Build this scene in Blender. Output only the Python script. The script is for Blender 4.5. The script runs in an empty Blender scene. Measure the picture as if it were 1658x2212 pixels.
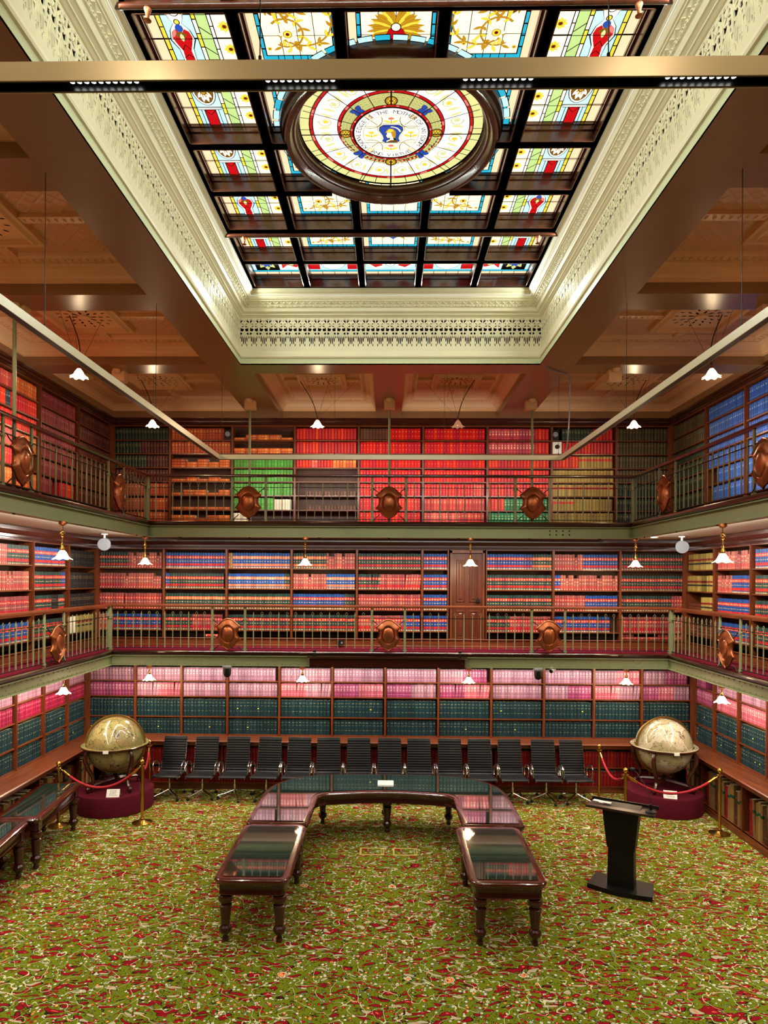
import bpy, bmesh, math, random
from math import pi, sin, cos, sqrt, radians
from mathutils import Vector, Matrix
from mathutils.geometry import tessellate_polygon

S = bpy.context.scene
COL = S.collection
# ------------------------------------------------------------------ camera
F_PX = 1440.0
HC = 4.13
cam_d = bpy.data.cameras.new('camera')
cam = bpy.data.objects.new('camera', cam_d)
COL.objects.link(cam)
cam_d.sensor_fit = 'VERTICAL'
cam_d.sensor_height = 36.0
cam_d.lens = 36.0 * F_PX / 2212.0
cam_d.shift_x = 16.0 / 2212.0
cam_d.shift_y = 144.0 / 2212.0
cam_d.clip_start = 0.05
cam.matrix_world = (Matrix.Translation((0, 0, HC)) @ Matrix.Rotation(0.018, 4, 'Z')
                    @ Matrix.Rotation(pi / 2, 4, 'X') @ Matrix.Rotation(0.0055, 4, 'Z'))
S.camera = cam
# ------------------------------------------------------------------ exposure and world
S.view_settings.view_transform = 'Standard'
S.view_settings.look = 'None'
S.view_settings.gamma = 1.0
S.view_settings.exposure = 0.35
S.cycles.use_denoising = True
S.cycles.max_bounces = 7
S.cycles.diffuse_bounces = 4
S.cycles.glossy_bounces = 3
S.cycles.transmission_bounces = 3
S.cycles.sample_clamp_indirect = 6.0
S.cycles.caustics_reflective = False
S.cycles.caustics_refractive = False
W = bpy.data.worlds.new('world')
S.world = W
W.use_nodes = True
W.node_tree.nodes['Background'].inputs[0].default_value = (0.9, 0.95, 1.0, 1)
W.node_tree.nodes['Background'].inputs[1].default_value = 0.1

# ------------------------------------------------------------------ room light (fittings are built further down)
def area(name, loc, direction, sx, sy, power, color=(1, 1, 1), spread=pi):
    d = bpy.data.lights.new(name, 'AREA')
    d.shape = 'RECTANGLE'
    d.size = sx
    d.size_y = sy
    d.energy = power
    d.color = color
    d.spread = spread
    o = bpy.data.objects.new(name, d)
    o.location = loc
    dv = Vector(direction).normalized()
    up = Vector((0, 0, 1)) if abs(dv.z) < 0.9 else Vector((0, 1, 0))
    z = -dv
    x = up.cross(z).normalized()
    # long side kept horizontal along x axis of the lamp
    y = z.cross(x)
    m = Matrix((x, y, z)).transposed().to_4x4()
    m.translation = Vector(loc)
    o.matrix_world = m
    COL.objects.link(o)
    return o
def point(name, loc, power, color, r=0.05):
    d = bpy.data.lights.new(name, 'POINT')
    d.energy = power
    d.color = color
    d.shadow_soft_size = r
    o = bpy.data.objects.new(name, d)
    o.location = loc
    COL.objects.link(o)
    return o
RX, RY0, RY1, RZ = 2.82, 2.63, 10.94, 6.08      # suspended ring of track light
WARM = (1.0, 0.72, 0.42)
LED = (1.0, 0.93, 0.82)
P_DOWN, P_STRIP_U, P_STRIP_G, P_PEND = 66, 14.0, 9.0, 34
# downlight of the ring
area('ring_light_far', (0, RY1, RZ - .06), (0, 0, -1), 5.4, .05, P_DOWN * .8, LED, radians(140))
area('ring_light_near', (0, RY0, RZ - .06), (0, 0, -1), 5.4, .05, P_DOWN * 1.0, LED, radians(140))
for sx in (-1, 1):
    area('ring_light_side', (sx * RX, 6.8, RZ - .06), (0, 0, -1), .05, 8.0, P_DOWN * 1.3, LED, radians(140))
# strips on the shelf side of the upper handrail, turned to the books
area('rail_light_back', (.15, 12.50, 6.0), (0, 1, .05), 6.6, .04, 46, LED, radians(150))
area('rail_light_left', (-4.60, 7.6, 6.0), (-1, 0, .05), 5.0, .04, 50, LED, radians(150))
area('rail_light_right', (4.60, 8.2, 6.0), (1, 0, .05), 6.2, .04, 50, LED, radians(150))
# light strips hidden behind the gallery girders
area('strip_light_upper_back', (0, 12.55, 4.935), (0, .35, -.94), 9.0, .03, P_STRIP_U * 9.0, LED, radians(135))
area('strip_light_lower_back', (0, 12.84, 2.492), (0, .45, -.9), 10.2, .03, P_STRIP_G * 10.2, LED)
for sx in (-1, 1):
    area('strip_light_upper_side', (sx * 4.66, 6.2, 4.935), (sx * .6, 0, -.8), 12.0, .03, P_STRIP_U * 12.5, LED)
    area('strip_light_lower_side', (sx * 5.47, 6.2, 2.492), (sx * .45, 0, -.9), 12.4, .03, P_STRIP_G * 12.5, LED)
    area('strip_wash_upper_side', (sx * 4.62, 7.0, 4.91), (sx * .97, 0, .25), 11.0, .03, P_STRIP_U * 7.0, LED)
# cove light along the skylight cornice, turned across the well
COVE = (.94, 1.0, .9)
area('cove_light_far', (0, 10.07, 8.475), (0, -1, -.3), 4.1, .02, 36, COVE, radians(140))
area('cove_light_near', (0, 3.53, 8.475), (0, 1, -.3), 4.1, .02, 44, COVE, radians(140))
for sx in (-1, 1): area('cove_light_side', (sx * 2.075, 6.8, 8.475), (-sx, 0, -.3), 6.4, .02, 46, COVE, radians(140))

# ------------------------------------------------------------------ node helper
def lin(c):
    return tuple(((x / 255.0) / 12.92 if x / 255.0 <= .04045 else ((x / 255.0 + .055) / 1.055) ** 2.4) for x in c[:3]) + (1.0,)
class G:
    cr = .04
    def __init__(s, name):
        s.mat = bpy.data.materials.new(name)
        s.mat.use_nodes = True
        s.t = s.mat.node_tree
        s.b = s.t.nodes['Principled BSDF']
        s.out = s.t.nodes['Material Output']
    def n(s, typ, i=None, **p):
        nd = s.t.nodes.new('ShaderNode' + typ)
        for k, v in p.items():
            setattr(nd, k, v)
        for k, v in (i or {}).items():
            s.put(nd.inputs[k], v)
        return nd
    def put(s, sock, v):
        if isinstance(v, bpy.types.NodeSocket):
            s.t.links.new(v, sock)
        elif v is not None:
            sock.default_value = v
    def m(s, op, a, b=None, c=None, clamp=False):
        nd = s.n('Math', {0: a}, operation=op, use_clamp=clamp)
        if b is not None: s.put(nd.inputs[1], b)
        if c is not None: s.put(nd.inputs[2], c)
        return nd.outputs[0]
    def mix(s, f, a, b, mode='MIX'):
        nd = s.n('Mix', {0: f, 6: a, 7: b}, data_type='RGBA', blend_type=mode)
        return nd.outputs[2]
    def ramp(s, f, stops, const=False):
        nd = s.n('ValToRGB', {0: f})
        cr = nd.color_ramp
        if const: cr.interpolation = 'CONSTANT'
        while len(cr.elements) > 1: cr.elements.remove(cr.elements[0])
        cr.elements[0].position = stops[0][0]; cr.elements[0].color = stops[0][1]
        for p, c in stops[1:]:
            e = cr.elements.new(p); e.color = c
        return nd.outputs[0]
    def obj(s, scale=(1, 1, 1), rot=(0, 0, 0)):
        tc = s.n('TexCoord')
        mp = s.n('Mapping', {0: tc.outputs['Object'], 2: rot, 3: scale})
        return mp.outputs[0]
    def noise(s, vec, scale, detail=2.0, rough=.5, dist=0.0):
        nd = s.n('TexNoise', {'Vector': vec, 'Scale': scale, 'Detail': detail, 'Roughness': rough, 'Distortion': dist})
        return nd.outputs[0]
    def bump(s, h, strength=.3, dist=.01):
        nd = s.n('Bump', {'Height': h, 'Strength': strength, 'Distance': dist})
        s.put(s.b.inputs['Normal'], nd.outputs[0])
    def fin(s, col, rough=.5, metal=0.0, spec=.5, coat=0.0, emis=None, es=0.0):
        s.put(s.b.inputs['Base Color'], col)
        s.put(s.b.inputs['Roughness'], rough)
        s.put(s.b.inputs['Metallic'], metal)
        s.put(s.b.inputs['Specular IOR Level'], spec)
        if coat:
            s.put(s.b.inputs['Coat Weight'], coat)
            s.put(s.b.inputs['Coat Roughness'], s.cr)
        if emis is not None:
            s.put(s.b.inputs['Emission Color'], emis)
            s.put(s.b.inputs['Emission Strength'], es)
        return s.mat
def plain(name, rgb, rough=.5, metal=0.0, spec=.5, coat=0.0, var=.12, scale=6.0, bump=0.0):
    g = G(name)
    v = g.obj()
    nz = g.noise(v, scale, 4.0)
    c = lin(rgb)
    a = tuple(x * (1 - var) for x in c[:3]) + (1,)
    b = tuple(min(1, x * (1 + var)) for x in c[:3]) + (1,)
    col = g.mix(nz, a, b)
    if bump: g.bump(g.noise(v, scale * 12, 3.0), bump, .004)
    return g.fin(col, g.m('MULTIPLY_ADD', nz, .1, rough - .05), metal, spec, coat)
def wood(name, dark, light, scale, rough=.38, coat=.2, cr=.26):
    g = G(name); g.cr = cr
    v = g.obj(scale)
    nz = g.noise(v, 1.0, 6.0, .6, 1.2)
    nz2 = g.noise(g.obj((.7, .7, .7)), 1.0, 2.0)
    f = g.m('MULTIPLY_ADD', nz, 1.6, -.3, clamp=True)
    col = g.mix(f, lin(dark), lin(light))
    col = g.mix(g.m('MULTIPLY', nz2, .35), col, lin(dark))
    g.bump(nz, .15, .003)
    return g.fin(col, rough, 0, .5, coat)
def emit(name, rgb, strength, vari=0.0, scale=14.0):
    g = G(name)
    col = lin(rgb)
    if vari:
        v = g.obj()
        nz = g.noise(v, scale, 3.0, .6, .6)
        col = g.mix(g.m('MULTIPLY_ADD', nz, vari * 2, -vari * .4, clamp=True), lin(rgb), tuple(x * .55 for x in lin(rgb)[:3]) + (1,))
    return g.fin(tuple(x * .25 for x in lin(rgb)[:3]) + (1,), .15, 0, .5, 0, col, strength)

MAHD, MAHL = (52, 20, 8), (142, 70, 30)
M = {}
M['wood_v'] = wood('mahogany_upright', MAHD, MAHL, (16, 16, 1.3))
M['wood_x'] = wood('mahogany_lengthwise', MAHD, MAHL, (1.3, 16, 16))
M['wood_y'] = wood('mahogany_crosswise', MAHD, MAHL, (16, 1.3, 16))
M['wood_door'] = wood('door_mahogany', (46, 16, 8), (110, 48, 22), (14, 14, 1.0))
M['wood_back'] = wood('case_back_boards', (38, 16, 9), (84, 44, 24), (9, 9, .8), .6, 0)
M['wood_dark'] = wood('dark_polished_mahogany', (30, 9, 6), (72, 26, 15), (14, 14, 2.5), .2, .5, .10)
M['wood_table'] = wood('french_polished_mahogany', (40, 12, 7), (88, 33, 17), (9, 9, 4), .16, .9, .05)
M['skywood'] = wood('skylight_timber', (48, 22, 13), (98, 48, 28), (5, 5, 5), .26, .4, .12)
M['sage'] = plain('sage_green_iron_paint', (128, 136, 98), .42, 0, .5, 0, .06, 3)
M['black_iron'] = plain('black_iron', (18, 18, 17), .45, .3, .4)
M['soffit'] = plain('cream_soffit_board', (214, 202, 182), .6, 0, .4, 0, .08, 8)
M['beam'] = plain('tan_ceiling_paint', (140, 104, 68), .30, 0, .5, 0, .05, 1.5)
M['cream'] = plain('cream_plaster', (226, 220, 186), .40, 0, .5, 0, .05, 3)
M['mint'] = plain('pale_green_plaster', (206, 214, 172), .45, 0, .5, 0, .04, 3)
M['dark'] = plain('dark_void', (14, 10, 7), .9, 0, .1)
M['crimson_carpet'] = plain('crimson_carpet', (112, 8, 40), .9, 0, .2, 0, .2, 60, .3)
M['velvet'] = plain('crimson_velvet', (74, 1, 20), .85, 0, .2, 0, .18, 25, .2)
M['rope'] = plain('red_velvet_rope', (150, 22, 34), .7, 0, .3)
M['brass'] = plain('polished_brass', (196, 156, 74), .2, 1.0, .5)
M['brass_old'] = plain('aged_brass', (150, 118, 50), .35, .9, .5)
M['floor_brass'] = plain('floor_box_brass', (196, 176, 96), .4, .3, .5)
M['copper'] = plain('hammered_copper', (158, 90, 54), .32, .85, .5, .2, .22, 9, .15)
M['chrome'] = plain('polished_aluminium', (205, 205, 205), .14, 1.0, .5)
M['leather'] = plain('black_leather', (8, 11, 16), .46, 0, .3, 0, .2, 20, .2)
M['rubber'] = plain('black_rubber', (12, 12, 12), .6)
M['lectern'] = plain('lectern_black_laminate', (6, 5, 5), .45, 0, .3)
M['lectern_top'] = plain('lectern_brown_laminate', (44, 30, 24), .35, 0, .5)
M['white'] = plain('white_plastic', (224, 224, 220), .4)
M['grey'] = plain('grey_plastic', (128, 132, 140), .4)
M['paper'] = plain('white_card', (232, 230, 222), .7)
M['ink'] = plain('black_ink', (25, 25, 25), .7)
M['alu'] = plain('ivory_aluminium', (206, 198, 168), .35, .1, .5, 0, .03)
M['led_black'] = plain('black_track_channel', (10, 10, 10), .3)
M['led'] = emit('led_dot', (255, 250, 240), 6)
M['lamp_on'] = emit('lit_opal_glass', (255, 226, 178), 5.0)
M['lamp_dim'] = emit('dim_opal_glass', (226, 160, 118), .35)
M['strip'] = emit('light_strip', (240, 250, 255), 1.0)

def pane_table():
    g = G('glass_over_green_leather')
    nz = g.noise(g.obj(), 5, 4)
    col = g.mix(nz, lin((16, 36, 32)), lin((26, 50, 44)))
    g.fin(col, .035, 0, 1.0, 1.0)
    g.put(g.b.inputs['IOR'], 1.75)
    g.put(g.b.inputs['Coat IOR'], 1.7)
    return g.mat
M['table_glass'] = pane_table()

def coffer_panel():
    g = G('embossed_ceiling_panel')
    v = g.obj((1, 1, 1), (0, 0, pi / 4))
    w1 = g.n('TexWave', {'Vector': v, 'Scale': 2.6, 'Distortion': .0}, bands_direction='X').outputs[1]
    w2 = g.n('TexWave', {'Vector': v, 'Scale': 2.6, 'Distortion': .0}, bands_direction='Y').outputs[1]
    vo = g.n('TexVoronoi', {'Vector': v, 'Scale': 8.0, 'Randomness': 0.0})
    h = g.m('MAXIMUM', g.m('POWER', w1, 8), g.m('POWER', w2, 8))
    r = g.m('SINE', g.m('MULTIPLY', vo.outputs[0], 26))
    h2 = g.m('ADD', h, g.m('MULTIPLY', g.m('LESS_THAN', vo.outputs[0], .38), r))
    g.bump(h2, .55, .012)
    nz = g.noise(g.obj(), 3, 3)
    return g.fin(g.mix(nz, lin((206, 160, 118)), lin((222, 176, 132))), .5)
M['coffer'] = coffer_panel()
M['coffer_mould'] = plain('peach_moulding_paint', (226, 186, 138), .42, 0, .5, 0, .05, 3)

def carpet():
    g = G('floral_wool_carpet')
    base = g.obj()
    warp = g.n('TexNoise', {'Vector': base, 'Scale': 3.2, 'Detail': 2.0})
    wv = g.n('VectorMath', {0: warp.outputs[1], 1: (.5, .5, .5)}, operation='SUBTRACT').outputs[0]
    def warped(k):
        sc = g.n('VectorMath', {0: wv}, operation='SCALE'); sc.inputs['Scale'].default_value = k
        return g.n('VectorMath', {0: base, 1: sc.outputs[0]}, operation='ADD').outputs[0]
    nz = g.noise(base, 90, 2)
    col = g.mix(nz, lin((74, 86, 8)), lin((110, 120, 18)))
    # dark green sprigs
    n1 = g.noise(warped(.12), 13, 1.5)
    col = g.mix(g.m('LESS_THAN', g.m('ABSOLUTE', g.m('SUBTRACT', n1, .5)), .011), col, lin((26, 40, 12)))
    # small flowers
    vo = g.n('TexVoronoi', {'Vector': base, 'Scale': 24.0})
    sep = g.n('SeparateColor', {0: vo.outputs[1]})
    pick = g.ramp(sep.outputs[0], [(0, lin((150, 10, 22))), (.26, lin((168, 180, 148))), (.52, lin((150, 14, 24))), (.64, lin((198, 192, 168))), (.80, lin((216, 140, 74))), (.88, lin((96, 116, 90)))], True)
    size = g.m('MULTIPLY_ADD', sep.outputs[1], .26, .2)
    col = g.mix(g.m('LESS_THAN', vo.outputs[0], g.m('ADD', size, .07)), col, lin((34, 32, 10)))
    col = g.mix(g.m('LESS_THAN', vo.outputs[0], size), col, pick)
    col = g.mix(g.m('LESS_THAN', vo.outputs[0], g.m('MULTIPLY', size, .38)), col, g.mix(g.m('GREATER_THAN', sep.outputs[2], .5), lin((120, 10, 20)), lin((226, 214, 190))))
    # crimson leaves: stretched cells bent by noise
    mp = g.n('Mapping', {0: warped(.3), 2: (0, 0, .5), 3: (6.0, 19.0, 1)})
    v2 = g.n('TexVoronoi', {'Vector': mp.outputs[0], 'Scale': 1.0})
    s2 = g.n('SeparateColor', {0: v2.outputs[1]})
    on = g.m('GREATER_THAN', s2.outputs[0], .22)
    col = g.mix(g.m('MULTIPLY', on, g.m('LESS_THAN', v2.outputs[0], .43)), col, lin((30, 22, 8)))
    leaf = g.mix(g.m('GREATER_THAN', s2.outputs[1], .80), lin((124, 8, 22)), lin((160, 156, 122)))
    col = g.mix(g.m('MULTIPLY', on, g.m('LESS_THAN', v2.outputs[0], .36)), col, leaf)
    col = g.mix(g.m('MULTIPLY', on, g.m('LESS_THAN', v2.outputs[0], .10)), col, lin((206, 96, 70)))
    # pale curling stems
    n2 = g.noise(warped(.3), 4.4, .6)
    col = g.mix(g.m('LESS_THAN', g.m('ABSOLUTE', g.m('SUBTRACT', n2, .47)), .0055), col, lin((186, 188, 150)))
    # large blossoms in a half-drop repeat
    br = g.n('Mapping', {0: warped(.06), 3: (1.6, 1.6, 1)})
    v3 = g.n('TexVoronoi', {'Vector': br.outputs[0], 'Scale': 1.0, 'Randomness': .35})
    d3 = v3.outputs[0]
    lob = g.m('MULTIPLY', g.noise(base, 28, 0), .07)
    d3 = g.m('ADD', d3, lob)
    for r_, c_ in ((.135, (40, 30, 10)), (.122, (184, 190, 158)), (.102, (150, 12, 24)), (.095, (220, 132, 76)), (.07, (120, 14, 18)), (.058, (188, 190, 120))):
        col = g.mix(g.m('LESS_THAN', d3, r_), col, lin(c_))
    g.bump(g.noise(base, 260, 2), .25, .004)
    return g.fin(col, .95, 0, .1)
M['carpet'] = carpet()

def globe_mat(name, seas, land1, land2, line):
    g = G(name)
    v = g.obj()
    n1 = g.noise(v, 2.6, 6, .55, .4)
    n2 = g.noise(v, 5.5, 3)
    col = g.mix(g.m('GREATER_THAN', n1, .52), lin(seas), g.mix(n2, lin(land1), lin(land2)))
    col = g.mix(g.m('LESS_THAN', g.m('ABSOLUTE', g.m('SUBTRACT', n1, .52)), .006), col, lin(line))
    n3 = g.noise(v, 7, 2, .5, .5)
    col = g.mix(g.m('LESS_THAN', g.m('ABSOLUTE', g.m('SUBTRACT', n3, .5)), .006), col, lin(line))
    n4 = g.noise(v, 1.4, 2)
    col = g.mix(g.m('MULTIPLY', g.m('GREATER_THAN', n4, .52), .3), col, lin(land2))
    return g.fin(col, .22, 0, .5, .8)
M['globe_a'] = globe_mat('terrestrial_map_varnish', (146, 138, 84), (164, 124, 84), (96, 116, 66), (54, 52, 30))
M['globe_b'] = globe_mat('celestial_map_varnish', (186, 174, 148), (174, 156, 126), (146, 142, 104), (88, 80, 58))

# ------------------------------------------------------------------ mesh helper
class MB:
    def __init__(s):
        s.v = []; s.f = []; s.m = []
    def add(s, vs, fs, mi=0):
        o = len(s.v)
        s.v.extend(vs)
        for f in fs:
            s.f.append(tuple(i + o for i in f)); s.m.append(mi)
    def box(s, x0, y0, z0, x1, y1, z1, mi=0):
        if x0 > x1: x0, x1 = x1, x0
        if y0 > y1: y0, y1 = y1, y0
        if z0 > z1: z0, z1 = z1, z0
        vs = [(x0, y0, z0), (x1, y0, z0), (x1, y1, z0), (x0, y1, z0), (x0, y0, z1), (x1, y0, z1), (x1, y1, z1), (x0, y1, z1)]
        s.add(vs, [(0, 3, 2, 1), (4, 5, 6, 7), (0, 1, 5, 4), (1, 2, 6, 5), (2, 3, 7, 6), (3, 0, 4, 7)], mi)
    def lathe(s, prof, c=(0, 0, 0), n=20, mi=0, cap=True):
        o = []
        for r, z in prof:
            for k in range(n):
                a = 2 * pi * k / n
                o.append((c[0] + r * cos(a), c[1] + r * sin(a), c[2] + z))
        fs = []
        for j in range(len(prof) - 1):
            for k in range(n):
                k2 = (k + 1) % n
                fs.append((j * n + k, j * n + k2, (j + 1) * n + k2, (j + 1) * n + k))
        if cap:
            fs.append(tuple(range(n))[::-1]); fs.append(tuple((len(prof) - 1) * n + k for k in range(n)))
        s.add(o, fs, mi)
    def tube(s, pts, r, n=8, mi=0, closed=False, flat=None):
        pts = [Vector(p) for p in pts]
        N = len(pts)
        rs = r if isinstance(r, (list, tuple)) else [r] * N
        vs = []
        prev = None
        for i, p in enumerate(pts):
            if closed: t = (pts[(i + 1) % N] - pts[i - 1])
            else: t = pts[min(i + 1, N - 1)] - pts[max(i - 1, 0)]
            t = t.normalized() if t.length > 1e-9 else Vector((0, 0, 1))
            if prev is None:
                up = Vector((0, 0, 1)) if abs(t.z) < .9 else Vector((1, 0, 0))
                a = t.cross(up).normalized()
            else:
                a = (prev - t * prev.dot(t)).normalized()
            prev = a
            b = t.cross(a)
            for k in range(n):
                an = 2 * pi * k / n + (pi / 4 if n == 4 else 0)
                q = p + (a * cos(an) + b * sin(an)) * rs[i]
                vs.append(tuple(q))
        fs = []
        for i in range(N if closed else N - 1):
            j = (i + 1) % N
            for k in range(n):
                k2 = (k + 1) % n
                fs.append((i * n + k, i * n + k2, j * n + k2, j * n + k))
        if not closed:
            fs.append(tuple(range(n))[::-1]); fs.append(tuple((N - 1) * n + k for k in range(n)))
        s.add(vs, fs, mi)
    def cyl(s, p, q, r, n=10, mi=0):
        s.tube([p, q], r, n, mi)
    def ball(s, c, r, n=12, m=8, mi=0, sz=(1, 1, 1)):
        vs = [(c[0], c[1], c[2] - r * sz[2])]
        for j in range(1, m):
            ph = -pi / 2 + pi * j / m
            for k in range(n):
                a = 2 * pi * k / n
                vs.append((c[0] + r * sz[0] * cos(ph) * cos(a), c[1] + r * sz[1] * cos(ph) * sin(a), c[2] + r * sz[2] * sin(ph)))
        vs.append((c[0], c[1], c[2] + r * sz[2]))
        fs = []
        for k in range(n):
            fs.append((0, 1 + (k + 1) % n, 1 + k))
            fs.append((len(vs) - 1, 1 + (m - 2) * n + k, 1 + (m - 2) * n + (k + 1) % n))
        for j in range(m - 2):
            for k in range(n):
                k2 = (k + 1) % n
                fs.append((1 + j * n + k, 1 + j * n + k2, 1 + (j + 1) * n + k2, 1 + (j + 1) * n + k))
        s.add(vs, fs, mi)
    def loops(s, rings, mi=0, closed=True, caps=(False, False)):
        """rings: list of equal-length point lists, joined one to the next"""
        n = len(rings[0]); vs = []; fs = []
        for r in rings: vs.extend([tuple(p) for p in r])
        for j in range(len(rings) - 1):
            for k in range(n if closed else n - 1):
                k2 = (k + 1) % n
                fs.append((j * n + k, j * n + k2, (j + 1) * n + k2, (j + 1) * n + k))
        s.add(vs, fs, mi)
        for c, r in ((caps[0], rings[0]), (caps[1], rings[-1])):
            if c: s.cap(r, mi)
    def cap(s, ring, mi=0):
        tri = tessellate_polygon([[Vector(p) for p in ring]])
        s.add([tuple(p) for p in ring], [tuple(t) for t in tri], mi)
    def rectsweep(s, x0, x1, y0, y1, prof, mi=0):
        rings = []
        for d, z in prof:
            rings.append([(x0 + d, y0 + d, z), (x1 - d, y0 + d, z), (x1 - d, y1 - d, z), (x0 + d, y1 - d, z)])
        for a, b in zip(rings, rings[1:]):
            for k in range(4):
                k2 = (k + 1) % 4
                s.add([a[k], a[k2], b[k2], b[k]], [(0, 1, 2, 3)], mi)
    def build(s, name, mats, parent=None, smooth=None, loc=None):
        me = bpy.data.meshes.new(name)
        me.from_pydata(s.v, [], s.f)
        if not isinstance(mats, (list, tuple)): mats = [mats]
        for m_ in mats: me.materials.append(M[m_] if isinstance(m_, str) else m_)
        if len(mats) > 1: me.polygons.foreach_set('material_index', s.m)
        if smooth is not None:
            bm = bmesh.new(); bm.from_mesh(me)
            bmesh.ops.remove_doubles(bm, verts=bm.verts, dist=1e-5)
            bmesh.ops.recalc_face_normals(bm, faces=bm.faces)
            for f in bm.faces: f.smooth = True
            for e in bm.edges:
                if len(e.link_faces) != 2 or e.calc_face_angle(4) > smooth: e.smooth = False
            bm.to_mesh(me); bm.free()
        me.update()
        o = bpy.data.objects.new(name, me)
        COL.objects.link(o)
        if parent is not None: o.parent = parent
        if loc is not None: o.location = loc
        return o
SM = radians(38)
def tag(o, label=None, cat=None, group=None, kind=None):
    if label: o['label'] = label
    if cat: o['category'] = cat
    if group: o['group'] = group
    if kind: o['kind'] = kind
    return o
def thing(name, label, cat, loc=(0, 0, 0), rz=0.0, group=None, kind=None):
    o = bpy.data.objects.new(name, None)
    o.empty_display_size = .1
    COL.objects.link(o)
    o.location = loc; o.rotation_euler = (0, 0, rz)
    return tag(o, label, cat, group, kind)
def dup(root, loc, rz=None, label=None, group=None):
    r = root.copy(); COL.objects.link(r); r.location = loc
    if rz is not None: r.rotation_euler = (0, 0, rz)
    if label: r['label'] = label
    if group: r['group'] = group
    for ch in list(root.children):
        c = ch.copy(); COL.objects.link(c); c.parent = r
        for gch in list(ch.children):
            d = gch.copy(); COL.objects.link(d); d.parent = c
    return r
ORD = ['first', 'second', 'third', 'fourth', 'fifth', 'sixth', 'seventh', 'eighth', 'ninth', 'tenth', 'eleventh', 'twelfth', 'thirteenth', 'fourteenth', 'fifteenth']
def struct(o, label, cat='structure'):
    return tag(o, label, cat, kind='structure')
# ================================================================== room shell
XW = 6.45
b = MB(); b.box(-XW, -1.3, -.1, XW, 14.2, 0)
struct(b.build('floor', 'carpet'), 'olive green floral patterned carpet covering the library floor', 'carpet')
for nm, bx, lb in (('wall_back', (-XW, 14.2, 0, XW, 14.3, 8.9), 'back wall hidden behind tiers of bookshelves'),
                   ('wall_left', (-XW - .1, -1.3, 0, -XW, 14.3, 8.9), 'left wall behind the tiers of bookshelves'),
                   ('wall_right', (XW, -1.3, 0, XW + .1, 14.3, 8.9), 'right wall behind the tiers of bookshelves'),
                   ('wall_front', (-XW, -1.4, 0, XW, -1.3, 8.9), 'panelled wall behind the photographer')):
    b = MB(); b.box(*bx); struct(b.build(nm, 'wood_back'), lb, 'wall')

# level data -------------------------------------------------------
XG, YG = 6.07, 13.40      # ground shelves face
XM, YM = 5.93, 13.50      # lower gallery shelves face
XU, YU = 5.75, 13.80      # upper gallery shelves face
XR1, YR1, ZF1, ZH1 = 5.32, 12.70, 2.74, 3.62     # lower gallery edge
XR2, YR2, ZF2, ZH2 = 4.495, 12.40, 5.19, 6.07    # upper gallery edge
def P(wall, s, t, z, X, Y):
    if wall == 'back': return (s, Y + t, z)
    if wall == 'left': return (-X - t, s, z)
    return (X + t, s, z)
def wbox(mb, wall, X, Y, s0, s1, t0, t1, z0, z1, mi=0):
    a = P(wall, s0, t0, z0, X, Y); c = P(wall, s1, t1, z1, X, Y)
    mb.box(a[0], a[1], a[2], c[0], c[1], c[2], mi)
def wwood(wall): return 'wood_x' if wall == 'back' else 'wood_y'

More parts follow.
